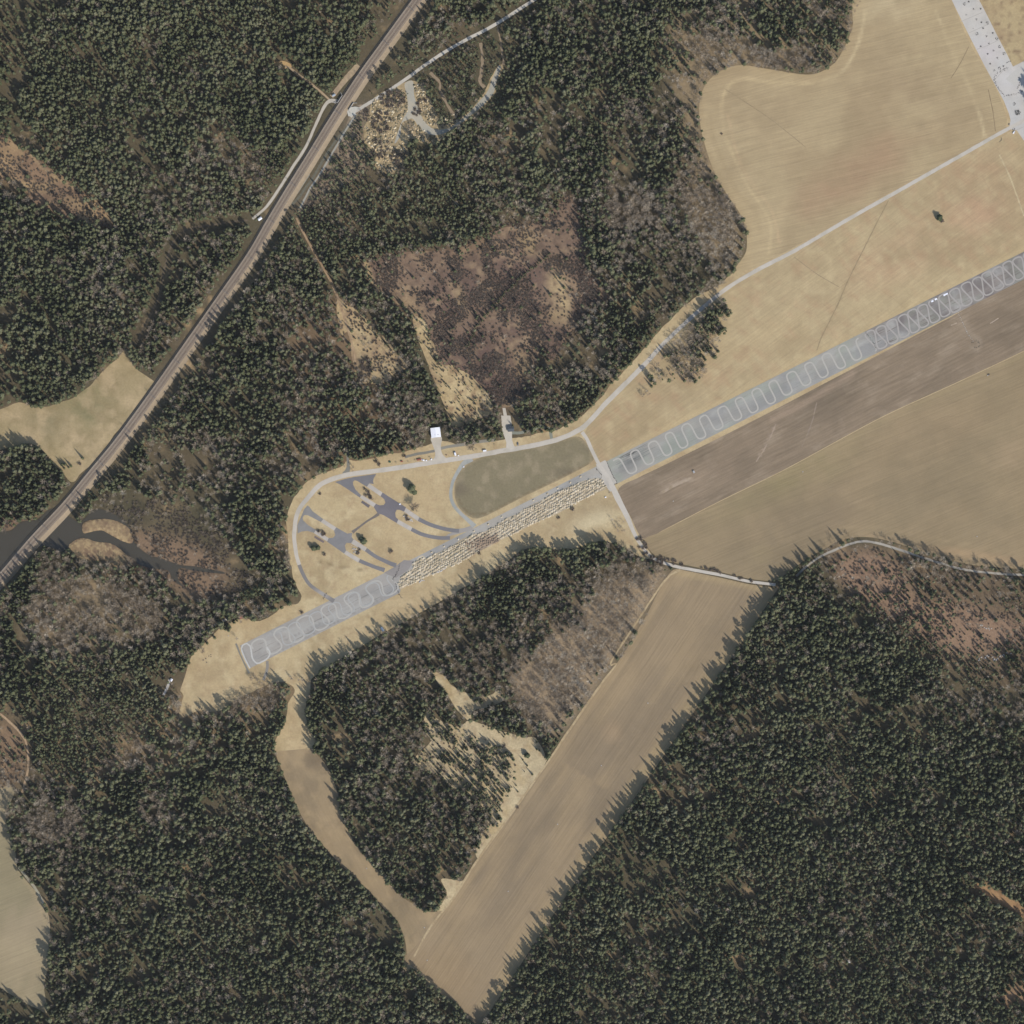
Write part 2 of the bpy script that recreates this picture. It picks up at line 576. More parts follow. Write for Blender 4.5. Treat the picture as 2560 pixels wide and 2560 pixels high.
CLR_NW = T('A', (-60, 640), (0, 700), (150, 825), (300, 915), (430, 1025), (520, 1075), (620, 1195), (590, 1225), (480, 1205), (370, 1175), (200, 1095), (90, 1005), (0, 950), (-60, 900))
CLR_WEST = T('D', (-60, 490), (0, 480), (100, 440), (220, 470), (360, 430), (480, 350), (600, 230), (680, 165), (720, 250), (800, 310), (825, 350), (760, 440), (700, 520), (620, 610), (540, 720), (440, 820),
             (385, 870), (330, 815), (270, 750), (220, 690), (150, 665), (60, 680), (-60, 690))
CLR_SW = T('H', (-60, 680), (0, 665), (70, 655), (75, 700), (40, 780), (35, 860), (80, 1000), (100, 1110), (200, 1230), (265, 1370), (262, 1500), (262, 1600), (238, 1740), (255, 1870), (200, 1850), (100, 1800), (0, 1740), (-60, 1720))
HEATH = T('B', (245, 1400), (480, 1355), (700, 1335), (860, 1285), (1000, 1215), (1180, 1190), (1330, 1055), (1385, 1120), (1400, 1240), (1430, 1350), (1420, 1430), (1500, 1540), (1560, 1600), (1440, 1650), (1400, 1740), (1330, 1790), (1240, 1932)) + \
    T('E', (1200, 120), (1130, 300), (1100, 420), (960, 470), (860, 350), (725, 250), (620, 230), (600, 120), (560, 0)) + T('B', (500, 1700), (400, 1620), (290, 1540), (240, 1450))
CLR_CONIF = T('E', (500, 0), (560, 0), (600, 120), (620, 230), (725, 250), (860, 345), (930, 470), (860, 530), (730, 575), (690, 530), (620, 340), (560, 180))
CLR_TRACK = T('B', (90, 1600), (150, 1640), (240, 1690), (330, 1820), (400, 1900)) + T('E', (330, 80), (400, 160), (470, 250), (400, 290), (340, 335), (260, 340), (200, 340), (172, 200), (150, 60)) + T('B', (110, 1800))
CLR_I1 = T('I', (575, 255), (640, 300), (740, 335), (800, 305), (880, 325), (960, 355), (1100, 390), (1160, 400), (1215, 500), (1205, 540), (1130, 650), (1055, 760), (985, 870), (855, 1040), (842, 950), (900, 860),
            (860, 760), (760, 680), (700, 660), (640, 600), (500, 530), (590, 420), (560, 350))
CLR_I2 = T('I', (600, 50), (660, 60), (760, 150), (900, 170), (960, 140), (990, 190), (900, 235), (830, 250), (800, 300), (740, 250), (680, 160))
CLR_I3 = T('I', (650, 1150), (760, 1160), (810, 1130), (700, 1270), (650, 1340), (620, 1340), (680, 1240))
CLR_I4 = T('I', (440, 1570), (510, 1580), (600, 1660), (700, 1740), (760, 1810), (700, 1790), (600, 1730), (500, 1680), (430, 1620))
CLR_RED = T('G', (900, 1295), (1000, 1270), (1120, 1245), (1230, 1300), (1300, 1400), (1340, 1480), (1450, 1520), (1580, 1500), (1700, 1560), (1900, 1620), (1960, 1700), (1850, 1760), (1700, 1790), (1550, 1780), (1420, 1720), (1280, 1620), (1150, 1560), (1060, 1480), (960, 1400))
CLR_LOG = T('J', (1665, 1180), (1760, 1205), (1850, 1255), (1960, 1330), (1960, 1370), (1880, 1335), (1780, 1280))
CLR_LOG2 = T('J', (1780, 1780), (1840, 1740), (1960, 1720), (1960, 1810), (1830, 1840))
CLR_E = T('C', (1700, 0), (1990, 0), (1990, 380), (1870, 360), (1780, 180))
NEG = T('Z', (1000, 900), (1120, 880), (1200, 1000), (1260, 1040), (1100, 1120), (900, 1160), (800, 1120))
PLANT1 = T('B', (590, 335), (700, 280), (805, 238), (790, 300), (785, 350), (700, 375), (620, 395), (585, 370))
WATER = T('D', (-60, 1140), (0, 1130), (60, 1130), (110, 1085), (200, 1070), (280, 1010), (380, 1060), (430, 1085), (500, 1020), (560, 1020), (640, 1060), (700, 1120), (720, 1190), (790, 1255), (880, 1285), (970, 1315),
          (1060, 1325), (1240, 1362), (1150, 1358), (1040, 1345), (960, 1335), (960, 1400), (1000, 1440), (930, 1400), (900, 1345), (820, 1335), (740, 1310), (690, 1265), (600, 1235), (500, 1215), (430, 1195), (380, 1215), (340, 1240),
          (230, 1215), (150, 1250), (60, 1320), (0, 1360), (-60, 1400))
REED1 = T('D', (450, 1090), (520, 1070), (600, 1070), (680, 1110), (715, 1170), (700, 1200), (620, 1170), (560, 1130), (510, 1130), (450, 1145))
REED2 = T('D', (370, 1210), (440, 1170), (520, 1190), (600, 1200), (680, 1260), (680, 1300), (620, 1330), (560, 1290), (480, 1290), (400, 1270))
WETMEADOW = T('D', (700, 1120), (760, 1130), (900, 1160), (1050, 1200), (1180, 1300), (1240, 1370), (1200, 1430), (1120, 1500), (1060, 1510), (940, 1450), (840, 1420), (740, 1390), (640, 1360), (560, 1310), (600, 1240), (700, 1240))
BRUSH_W = T('D', (-60, 1020), (100, 1000), (180, 1030), (140, 1070), (60, 1120), (-60, 1130))
RAILSIDE = [(p[0], p[1]) for p in [(895, 262), (980, 300), (905, 330), (935, 390), (905, 430), (850, 470), (800, 500), (750, 530), (748, 515), (800, 433), (850, 350)]]
HANG_PAD = T('R', (243, 465), (408, 465), (402, 600), (405, 680), (430, 750), (490, 815), (440, 850), (270, 850), (305, 790), (312, 740), (300, 680), (270, 600), (248, 540))
SHED_PAD = T('R', (1372, 120), (1410, 125), (1392, 0), (1440, 0), (1466, 120), (1520, 122), (1540, 250), (1545, 400), (1548, 520), (1580, 610), (1640, 650), (1400, 690), (1450, 640), (1456, 560), (1430, 480), (1392, 380), (1375, 200))
APRON = T('U', (170, -40), (500, -40), (600, 150), (690, 330), (760, 470), (860, 660), (930, 805), (1140, 700), (1140, 1820), (1063, 1700), (975, 1575), (880, 1560), (900, 1450), (880, 1370), (820, 1220), (700, 1000), (600, 820), (420, 470))
TAN_SPOT = T('A', (1470, 335), (1510, 325), (1558, 345), (1560, 368), (1520, 372), (1480, 362))

OPEN = [FIELD_NE, FIELD_N2, FIELD_DARK, FIELD_OLIVE, FIELD_LONG, FIELD_WEST, MEADOW, PIT, CLR_WEST, CLR_SW, WATER, APRON, CLR_E, TAN_SPOT,
        CLR_I2, CLR_I3, CLR_LOG, SHED_PAD, HANG_PAD, REED1, REED2]

# centre lines (survey pixels, width m)
ROAD_MAIN = [(2640, 262), (2522, 321), (2405, 387), (2266, 466), (2126, 545), (1986, 627), (1893, 675), (1823, 717), (1786, 745), (1730, 792), (1662, 856), (1620, 902), (1569, 954), (1513, 1010), (1475, 1052),
             (1447, 1075), (1396, 1098), (1326, 1115), (1256, 1127), (1173, 1142), (1079, 1156), (986, 1171), (893, 1183), (864, 1188), (827, 1199), (798, 1214), (771, 1243), (750, 1270), (740, 1295),
             (736, 1330), (736, 1350), (741, 1387), (748, 1412)]
ROAD_RING_S = [(748, 1412), (757, 1434), (771, 1458), (787, 1472), (810, 1487), (835, 1503)]
ROAD_CROSS = [(1455, 1080), (1466, 1095), (1480, 1126), (1499, 1163), (1520, 1195), (1545, 1247), (1569, 1294), (1587, 1336), (1610, 1373), (1638, 1398), (1676, 1412), (1707, 1420), (1800, 1437), (1870, 1453), (1939, 1462)]
ROAD_EAST = [(1990, 1440), (2030, 1405), (2065, 1385), (2126, 1360), (2172, 1354), (2242, 1372), (2335, 1403), (2429, 1427), (2560, 1438), (2640, 1442)]
ROAD_INNER = [(1180, 1146), (1160, 1158), (1149, 1172), (1132, 1205), (1127, 1238), (1134, 1262), (1150, 1282), (1170, 1300), (1187, 1316)]
ROAD_WEST = [(843, 254), (826, 252), (811, 266), (787, 317), (764, 368), (731, 419), (699, 470), (666, 517), (631, 547)]
ROAD_WEST2 = [(826, 252), (812, 238), (787, 217), (745, 186), (724, 170), (712, 165)]
ROAD_PIT = [(876, 292), (888, 279), (940, 247), (986, 217), (1024, 191), (1065, 161), (1115, 128), (1168, 98), (1219, 72), (1266, 44), (1312, 14), (1360, -15)]
PATH_RAIL = [(890, 285), (868, 320), (845, 358), (800, 435), (776, 470), (750, 520)]
TRACK_N = T('A', (1590, 1170), (1650, 1290), (1720, 1410), (1790, 1540), (1840, 1680), (1890, 1850)) + T('E', (186, 200), (190, 260))
TRACK_SE = T('E', (1932, 1340), (1850, 1400), (1700, 1620), (1560, 1840)) + T('I', (1590, 0), (1500, 120), (1340, 350), (1240, 500), (1050, 770), (850, 1045), (705, 1270), (600, 1400), (505, 1570))
TRACK_NW_EDGE = T('A', (1925, 350), (1860, 420), (1780, 520))
GAP_ROAD = T('A', (1330, 1180), (1150, 1205), (1000, 1235), (925, 1310), (885, 1430), (850, 1600), (790, 1720), (740, 1830))
LANE_SW = T('H', (-60, 255), (0, 270), (60, 320), (110, 370), (145, 440), (150, 560), (120, 690))
LANE_EDGE = [(200 + 0, 2380), (40, 2170)]
RIVER = T('H', (840, 260), (700, 340), (600, 440), (520, 560), (420, 620), (300, 690), (180, 740), (100, 800))
EDGE_LANE_W = T('H', (100, 1090), (140, 1140), (200, 1220), (240, 1300))


def on_polyline(P, X, Y, half):
    """mask of points within half of polyline P (world)"""
    m = np.zeros(X.shape, bool)
    for i in range(len(P) - 1):
        a, b = P[i], P[i + 1]
        lo = np.minimum(a, b) - half
        hi = np.maximum(a, b) + half
        s = (X > lo[0]) & (X < hi[0]) & (Y > lo[1]) & (Y < hi[1])
        if not s.any():
            continue
        px, py = X[s] - a[0], Y[s] - a[1]
        d = b - a
        t = np.clip((px * d[0] + py * d[1]) / (d @ d + 1e-9), 0, 1)
        m[s] |= np.hypot(px - t * d[0], py - t * d[1]) < half
    return m


# ------------------------------------------------------------------ rasters (2 m) used for ground tone and tree stands
RX0, RN, RS = -900.0, 900, 2.0
ax = RX0 + (np.arange(RN) + 0.5) * RS
GX, GY = np.meshgrid(ax, ax, indexing='ij')


def raster(pts, smooth=True):
    return inside(outline(pts, smooth, 8), GX, GY)


def blur(a, r):
    """r in metres, three box passes"""
    n = max(1, int(r / RS))
    a = a.astype(float)
    for _ in range(2):
        for axis in (0, 1):
            p = np.pad(a, [(n + 1, n) if k == axis else (0, 0) for k in (0, 1)], mode='edge')
            c = np.cumsum(p, axis)
            hi = np.take(c, range(2 * n + 1, c.shape[axis]), axis)
            lo = np.take(c, range(0, c.shape[axis] - 2 * n - 1), axis)
            a = (hi - lo) / (2 * n + 1)
    return a


def sample(R, x, y):
    i = np.clip(((np.asarray(x) - RX0) / RS).astype(int), 0, RN - 1)
    j = np.clip(((np.asarray(y) - RX0) / RS).astype(int), 0, RN - 1)
    return R[i, j]


def bilin(R, x, y):
    u = np.clip((np.asarray(x) - RX0) / RS - 0.5, 0, RN - 1.001)
    v = np.clip((np.asarray(y) - RX0) / RS - 0.5, 0, RN - 1.001)
    i, j = u.astype(int), v.astype(int)
    fu, fv = u - i, v - j
    return (R[i, j] * (1 - fu) + R[i + 1, j] * fu) * (1 - fv) + (R[i, j + 1] * (1 - fu) + R[i + 1, j + 1] * fu) * fv


open_m = np.zeros(GX.shape, bool)
for p in OPEN:
    open_m |= raster(p)
railP = catmull(WW(RAIL), 5)
RUNWAY_BAND = [(590, 1606), (624, 1680), (1000, 1492), (1540, 1222), (2000, 992), (2640, 668), (2640, 580), (2200, 802), (1500, 1152), (1000, 1405)]
open_m |= raster(RUNWAY_BAND, False)
open_m |= raster(T('I', (800, 330), (1100, 395), (1160, 400), (1215, 500), (1200, 545), (1055, 760), (970, 870), (990, 740), (1040, 640), (1060, 540), (960, 420), (820, 390)))
open_m |= raster([(1500, 1160), (1545, 1235), (1600, 1210), (2200, 900), (2640, 680), (2640, 640), (2000, 960)], False)
VERGE = [(1455, 1085), (1540, 990), (1640, 890), (1700, 830), (1785, 745), (1835, 685), (2200, 478), (2490, 300), (2425, 190), (2350, -40), (2700, -60), (2700, 900), (2500, 925), (2000, 1170), (1640, 1360), (1600, 1345), (1560, 1270), (1500, 1160)]
_big = np.zeros(GX.shape, bool)
for _p in (FIELD_NE, FIELD_N2, FIELD_DARK, FIELD_OLIVE, APRON, CLR_E, MEADOW):
    _big |= raster(_p)
_big |= raster(RUNWAY_BAND, False)
open_m |= blur(blur(_big, 6) > 0.03, 6) > 0.97
HALL_GAP = T('R', (190, 290), (400, 255), (410, 400), (600, 470), (720, 590), (560, 640), (240, 680), (170, 480))
YARD_GAP = T('R', (1350, 0), (1540, -20), (1640, 60), (1700, 300), (1800, 420), (1932, 480), (1700, 560), (1545, 560))
open_r = open_m.copy() | raster(HALL_GAP) | raster(YARD_GAP)
open_r |= on_polyline(railP, GX, GY, 17.0)
open_r |= on_polyline(railP - normals2(railP) * 8.0, GX, GY, 16.0) & (GY > -40)
for pts, hw in ((ROAD_MAIN, 6), (ROAD_RING_S, 6), (ROAD_CROSS, 5), (ROAD_EAST, 3.5), (ROAD_WEST, 4.5), (ROAD_WEST2, 3), (ROAD_PIT, 6.5), (PATH_RAIL, 5), (TRACK_N, 4), (TRACK_SE, 4.5),
                (TRACK_NW_EDGE, 6), (T('B', (590, 390), (640, 440), (650, 500), (700, 590), (730, 620)), 4), (T('B', (862, 230), (872, 330), (858, 430), (882, 470)), 4), (T('B', (950, 140), (975, 250), (985, 350)), 4), (GAP_ROAD, 8), (LANE_SW, 4), (EDGE_LANE_W, 3)):
    open_r |= on_polyline(catmull(WW(pts), 6), GX, GY, hw)
open_r &= ~raster(WOOD_ISLE)
open_r |= on_polyline(catmull(WW(ROAD_MAIN), 6), GX, GY, 6.5)
open_soft = blur(open_m & ~raster(WOOD_ISLE), 4)

# water depression
water_m = raster(WATER)
water_soft = blur(water_m, 3)


def struct(name, me, label=None):
    o = obj(name, me)
    o['kind'] = 'structure'
    if label:
        o['label'] = label
    return o


# ------------------------------------------------------------------ ground
fine = np.arange(-834, 834.1, 3.0)
outer = np.array([-12000, -6000, -3000, -1600, -1100, -920])
gx = np.concatenate([outer, fine, -outer[::-1]])
n = len(gx)
XX, YY = np.meshgrid(gx, gx, indexing='ij')
H = -1.1 * np.clip(bilin(water_soft, XX, YY) * 1.35, 0, 1)
H[(abs(XX) > 880) | (abs(YY) > 880)] = 0
base = np.zeros(XX.shape + (3,))
c_dark, c_mid, c_tan = tone(84, 80, 60), tone(112, 98, 76), tone(176, 150, 112)
f1 = fbm(XX, YY, 60, 3, 4)[..., None]
f2 = fbm(XX, YY, 16, 9, 3)[..., None]
base = c_dark * (1 - f1) + c_mid * f1
base = base * (0.8 + 0.4 * f2)
patch = np.clip((f2 - 0.63) * 5, 0, 1) * np.clip((f1 - 0.42) * 4, 0, 1)
base = base * (1 - patch) + c_tan * patch
tint_zones = [(CLR_RED, tone(172, 140, 114), 0.9), (T('F', (1560, 1040), (1640, 1035), (1932, 1090), (1932, 1290), (1780, 1250), (1620, 1130)), tone(136, 114, 92), 0.5),
              (T('F', (1000, 1230), (1120, 1110), (1220, 1080), (1255, 1085), (1100, 1330), (1030, 1390), (960, 1290)), tone(170, 150, 122), 0.9),
              (T('F', (1270, 40), (1600, 0), (1560, 130), (1420, 120), (1340, 170), (1330, 260), (1400, 400), (1380, 520), (1300, 420), (1280, 200)), tone(164, 144, 112), 0.7),
              (T('F', (60, 1100), (140, 1080), (260, 1120), (300, 1170), (240, 1210), (160, 1280), (90, 1260), (40, 1210)), tone(150, 132, 104), 0.7),
              (T('F', (330, 1300), (560, 1290), (540, 1330), (400, 1400), (330, 1470), (200, 1500), (60, 1480), (250, 1380)), tone(156, 134, 102), 0.7),
              (WETMEADOW, tone(142, 118, 94), 0.9), (BRUSH_W, tone(140, 112, 92), 0.9), (T('H', (0, 300), (130, 420), (140, 600), (60, 660), (0, 660)), tone(150, 124, 98), 0.8),
              (CLR_LOG, tone(172, 136, 96), 1.0), (CLR_LOG2, tone(170, 138, 106), 1.0), (RAILSIDE, tone(132, 116, 96), 1.0), (CLR_I4, tone(196, 174, 134), 1.0), (NEG, tone(150, 130, 100), .6),
              (T('F', (560, 560), (700, 600), (780, 900), (620, 880), (560, 780)), tone(150, 122, 94), 0.45), (HEATH, tone(118, 94, 78), 1.0), (CLR_NW, tone(148, 120, 92), 1.0)]
for pts, c, k in tint_zones:
    w = bilin(blur(raster(pts), 8), XX, YY)[..., None] * k * np.clip(0.55 + 0.9 * fbm(XX, YY, 22, 30, 3)[..., None], 0, 1)
    base = base * (1 - w) + c * w
wsh = bilin(blur(water_m, 5), XX, YY)[..., None]
base = base * (1 - wsh * 0.6) + tone(90, 78, 62) * wsh * 0.6
far = ((abs(XX) > 880) | (abs(YY) > 880))[..., None]
base = np.where(far, tone(80, 78, 58), base)
idx = np.arange(n * n).reshape(n, n)
F = np.stack([idx[:-1, :-1], idx[1:, :-1], idx[1:, 1:], idx[:-1, 1:]], -1).reshape(-1, 4)
V = np.stack([XX.ravel(), YY.ravel(), H.ravel()], 1)
me = bpy.data.meshes.new('ground')
me.vertices.add(len(V))
me.vertices.foreach_set('co', V.astype(np.float32).ravel())
me.loops.add(len(F) * 4)
me.loops.foreach_set('vertex_index', F.ravel().astype(np.int32))
me.polygons.add(len(F))
me.polygons.foreach_set('loop_start', np.arange(0, len(F) * 4, 4, dtype=np.int32))
me.update(calc_edges=True)
a = me.color_attributes.new('Col', 'FLOAT_COLOR', 'POINT')
a.data.foreach_set('color', np.concatenate([base.reshape(-1, 3), np.ones((n * n, 1))], 1).astype(np.float32).ravel())
me.materials.append(M_soil)
struct('ground', me, 'brown forest floor and open ground of the whole site')

# ------------------------------------------------------------------ sheets
def blob(cx, cy, rx, ry, deg, col, k, soft=1.0):
    def f(X, Y, C):
        wx, wy = wp((cx, cy))
        u, v = rot(X - wx, Y - wy, deg)
        d = np.hypot(u / (rx * S), v / (ry * S)) + (fbm(X, Y, 25, 41, 3) - 0.5) * 0.5
        w = (np.clip(1.3 - d, 0, 1) * k)[:, None]
        return C * (1 - w) + col * w
    return f


def mott(scale, col, k, seed, thr=0.5, ang=0, stretch=1.0):
    def f(X, Y, C):
        u, v = rot(X, Y, ang)
        w = np.clip((fbm(u / stretch, v, scale, seed, 4) - thr + 0.03) * 5, 0, 1)[:, None] * k * 1.25
        return C * (1 - w) + col * w
    return f


def seam(pts, width, col, k):
    """a worn line in the soil (old furrow, mower track)"""
    P = catmull(WW(pts), 8)

    def f(X, Y, C):
        d = np.full(X.shape, 1e9)
        for i in range(len(P) - 1):
            a, b = P[i], P[i + 1]
            dd = b - a
            t = np.clip(((X - a[0]) * dd[0] + (Y - a[1]) * dd[1]) / (dd @ dd + 1e-9), 0, 1)
            d = np.minimum(d, np.hypot(X - a[0] - t * dd[0], Y - a[1] - t * dd[1]))
        w = (np.clip(1.2 - d / width, 0, 1) * k)[:, None]
        return C * (1 - w) + col * w
    return f


def sheet(name, pts, z, col, mat, sp=5.0, ops=(), smooth=True, rough=0.0, label=None, kind='structure', zf=None):
    P = outline(pts, smooth, min(sp, 5.0), rough)
    x0, y0 = P.min(0)
    x1, y1 = P.max(0)
    gxs = np.arange(x0, x1, sp)
    gys = np.arange(y0, y1, sp)
    A, B = np.meshgrid(gxs, gys)
    A = A.ravel() + sp * 0.3 * (np.sin(np.arange(A.size) * 12.9898) % 1 - 0.5)
    B = B.ravel() + sp * 0.3 * (np.cos(np.arange(B.size) * 78.233) % 1 - 0.5)
    m = inside(P, A, B)
    I = np.stack([A[m], B[m]], 1)
    ctr = P.mean(0)
    vs = [Vector((float(p[0] - ctr[0]), float(p[1] - ctr[1]))) for p in P] + [Vector((float(p[0] - ctr[0]), float(p[1] - ctr[1]))) for p in I]
    r = delaunay_2d_cdt(vs, [], [list(range(len(P)))], 1, 1e-4)
    V2 = np.array([(v[0] + ctr[0], v[1] + ctr[1]) for v in r[0]])
    tris = [f for f in r[2]]
    out = []
    for f in tris:
        a, b, c = (V2[i] for i in f[:3])
        cr = (b[0] - a[0]) * (c[1] - a[1]) - (b[1] - a[1]) * (c[0] - a[0])
        out.append(f if cr > 0 else f[::-1])
    X, Y = V2[:, 0], V2[:, 1]
    C = np.tile(np.asarray(col, float), (len(V2), 1))
    for op in ops:
        C = op(X, Y, C)
    C = C * (0.87 + 0.17 * fbm(X, Y, 38, 700, 4, 0.6) + 0.09 * fbm(X, Y, 9, 707, 2))[:, None]
    Z = np.full(len(V2), z) if zf is None else zf(X, Y)
    me = mesh(name, np.stack([X, Y, Z], 1), out, mat, np.clip(C, 0, 1))
    if zf is not None:
        me.polygons.foreach_set('use_smooth', [True] * len(me.polygons))
    o = obj(name, me)
    o['kind'] = kind
    if label:
        o['label'] = label
    return o


def ribbon(name, pts, width, z, col, mat, step=3.0, ops=(), edge=0.0, world=False, closed=False, parent=None, kind='structure', label=None, smooth=True, ramp=0.0):
    P = np.asarray(pts, float) if world else WW(pts)
    P = catmull(P, step) if smooth else resample(P, step, False)
    nn = normals2(P)
    w = np.full(len(P), width / 2.0) if np.isscalar(width) else np.interp(np.linspace(0, 1, len(P)), np.linspace(0, 1, len(width)), width) / 2
    e1 = (fbm(P[:, 0], P[:, 1], 7, 5, 2) - 0.5) * 2 * edge
    e2 = (fbm(P[:, 0], P[:, 1], 7, 15, 2) - 0.5) * 2 * edge
    Lf, Rt = P + nn * (w + e1)[:, None], P - nn * (w + e2)[:, None]
    k = len(P)
    V = np.vstack([Lf, P, Rt])
    X, Y = V[:, 0], V[:, 1]
    F = []
    for i in range(k - 1):
        F.append((k + i, k + i + 1, i + 1, i))
        F.append((2 * k + i, 2 * k + i + 1, k + i + 1, k + i))
    C = np.tile(np.asarray(col, float), (len(V), 1))
    for op in ops:
        C = op(X, Y, C)
    o = obj(name, mesh(name, np.column_stack([X, Y, z + ramp * (np.arange(len(X)) % k)]), F, mat, np.clip(C, 0, 1)), parent)
    if kind:
        o['kind'] = kind
    if label:
        o['label'] = label
    return o


# meadows and clearings
sheet('meadow', VERGE, 0.03, tone(196, 174, 134), M_meadow, 6, [mott(14, tone(180, 156, 118), 0.6, 48)], smooth=False, label='tan grass verges between the fields and the runway')
c_mead = tone(194, 174, 134)
c_meadp = tone(208, 190, 150)
c_meadd = tone(168, 148, 112)
sheet('meadow', MEADOW, 0.05, c_mead, M_meadow, 4, [mott(30, c_meadd, 0.55, 50), mott(12, c_meadp, 0.5, 54, 0.52), mott(5, tone(172, 148, 114), 0.5, 58, 0.56),
      mott(90, tone(190, 166, 126), 0.35, 62, 0.5), blob(1480, 1300, 60, 24, 20, tone(214, 198, 160), 0.9), blob(1440, 1290, 130, 30, 25, tone(172, 152, 118), 0.5), seam([(800, 1405), (860, 1418), (905, 1425)], 1.2, tone(140, 122, 92), 0.7),
      seam([(600, 1760), (560, 1760), (500, 1780)], 1.5, tone(150, 130, 98), 0.7)], rough=2.5, label='dry tan grass around the airstrip and inside the loop road')
sheet('field', FIELD_NE, 0.08, tone(178, 158, 122), M_field_ne, 3.5, [
    blob(2160, 330, 260, 170, 20, tone(168, 147, 113), 0.8), blob(2130, 440, 200, 60, 30, tone(172, 140, 110), 0.55), blob(2330, 230, 80, 130, 60, tone(164, 144, 112), 0.6),
    seam(T('C', (560, 1360), (575, 1230), (540, 1130), (450, 1000), (370, 830), (320, 700), (310, 560), (340, 470), (420, 420), (560, 440), (800, 450)), 3.2, tone(204, 182, 140), 0.9),
    seam(T('C', (620, 1300), (600, 1200), (560, 1100), (420, 900), (340, 620)), 2.4, tone(200, 172, 134), 0.8),
    seam(T('C', (250, 620), (270, 760), (330, 900), (400, 1040), (500, 1150), (510, 1250)), 4.5, tone(158, 138, 104), 0.7),
    seam(T('C', (1460, 60), (1540, 260), (1640, 470), (1700, 640), (1720, 730)), 3, tone(206, 186, 146), 0.8), seam(T('C', (1500, 150), (1600, 380), (1680, 560)), 7, tone(186, 166, 128), 0.7),
    seam(T('C', (1080, 60), (1040, 240), (960, 380), (860, 430)), 3, tone(204, 184, 144), 0.8), blob(2230, 15, 110, 40, 10, tone(202, 184, 146), 0.6), seam(T('C', (1630, 250), (1580, 350)), 1.0, tone(140, 122, 94), 0.6),
    seam(T('C', (330, 480), (560, 620), (880, 860)), 1.6, tone(158, 138, 106), 0.35), mott(80, tone(188, 168, 130), 0.5, 70), mott(26, tone(166, 146, 112), 0.3, 74, 0.52)],
    label='large tan stubble field in the north east bounded by the pale road')
sheet('field', FIELD_N2, 0.09, tone(186, 166, 128), M_field_n2, 5, [
    blob(2460, 500, 130, 110, 40, tone(192, 156, 124), 0.65), blob(2250, 640, 160, 60, 27, tone(190, 158, 124), 0.5), blob(1900, 860, 160, 50, 27, tone(192, 170, 130), 0.6), blob(1560, 1080, 120, 50, 25, tone(172, 150, 114), 0.7), blob(1700, 950, 120, 60, 25, tone(168, 148, 114), 0.5),
    seam(T('C', (1205, 1075), (1100, 1280), (990, 1500), (930, 1640), (850, 1800), (820, 1870)), 1.5, tone(158, 138, 104), 0.55), seam(T('C', (560, 1360), (900, 1190), (1290, 990)), 4, tone(168, 148, 114), 0.35), mott(40, tone(172, 152, 116), 0.55, 80, 0.5, 30, 1.6), mott(12, tone(200, 180, 140), 0.4, 84, 0.54),
    mott(9, tone(180, 150, 116), 0.4, 88, 0.56, -40, 2), seam([(1560, 1125), (1900, 955), (2200, 803), (2600, 604)], 5, tone(196, 174, 132), 0.7)],
    label='pale tan grass field between the pale road and the runway')
sheet('field', FIELD_DARK, 0.07, tone(144, 127, 105), M_field_dark, 4, [
    mott(46, tone(130, 115, 95), 0.6, 90, 0.5, 27, 1.6), mott(13, tone(164, 147, 124), 0.5, 94, 0.60, 27, 2.5), blob(2060, 1000, 130, 55, 45, tone(126, 112, 93), 0.6), blob(1730, 1200, 150, 30, 27, tone(156, 137, 114), 0.5),
    seam(T('G', (-20, 925), (60, 880), (150, 850)), 2.5, tone(176, 158, 136), 0.8), seam(T('G', (600, 560), (560, 640), (500, 750)), 1.5, tone(166, 148, 128), 0.7), seam(T('G', (580, 530), (750, 450), (1010, 290)), 6, tone(176, 154, 130), 0.55), seam(T('Y', (1290, 600), (1420, 700), (1400, 800), (1330, 770)), 5, tone(158, 142, 120), 0.7)],
    label='dark purplish brown strip field south east of the runway')
sheet('field', FIELD_OLIVE, 0.075, tone(155, 137, 106), M_field_olive, 5, [
    blob(1950, 1200, 200, 60, 28, tone(150, 136, 100), 0.8), blob(2330, 1080, 160, 60, 20, tone(164, 142, 110), 0.6), blob(2000, 1320, 200, 80, 20, tone(148, 130, 104), 0.7), blob(1900, 1385, 30, 26, 0, tone(168, 150, 110), 0.6),
    seam([(1620, 1350), (1958, 1183), (2219, 1045), (2560, 887)], 4, tone(166, 148, 112), 0.6), seam(T('G', (900, 1130), (1080, 1105), (1250, 1130), (1500, 1180), (1900, 1260)), 3, tone(168, 148, 114), 0.6),
    seam(T('G', (1100, 1165), (1400, 1225), (1932, 1300)), 7, tone(176, 150, 116), 0.55), blob(2530, 1140, 60, 40, 0, tone(170, 148, 116), 0.6), blob(2470, 1395, 100, 14, -12, tone(190, 162, 124), 0.6), mott(90, tone(144, 128, 100), 0.5, 100), mott(30, tone(162, 142, 110), 0.35, 104)],
    label='wide olive brown ploughed field in the east')
LONG_TAN = tone(174, 153, 115)
sheet('field', FIELD_LONG, 0.085, tone(156, 137, 108), M_field_long, 5, [
    mott(60, tone(140, 124, 100), 0.6, 110, 0.48, 56, 3), mott(30, tone(166, 145, 112), 0.5, 114, 0.52, 56, 4), seam([(1930, 1490), (1600, 1950), (1400, 2250), (1215, 2520)], 14, LONG_TAN, 0.8), seam([(1690, 1432), (1800, 1450), (1925, 1476)], 6, LONG_TAN, 0.8),
    seam([(1665, 1460), (1600, 1580), (1424, 1840), (1290, 2035), (1120, 2275)], 5, tone(176, 154, 118), 0.5), seam([(1685, 1470), (1620, 1580), (1440, 1860), (1310, 2050)], 5, tone(142, 126, 100), 0.4), blob(1530, 1830, 26, 30, 0, tone(176, 150, 116), 0.4),
    blob(1130, 2440, 90, 60, -40, tone(158, 136, 104), 0.6)], label='long diagonal brown field between two woods')
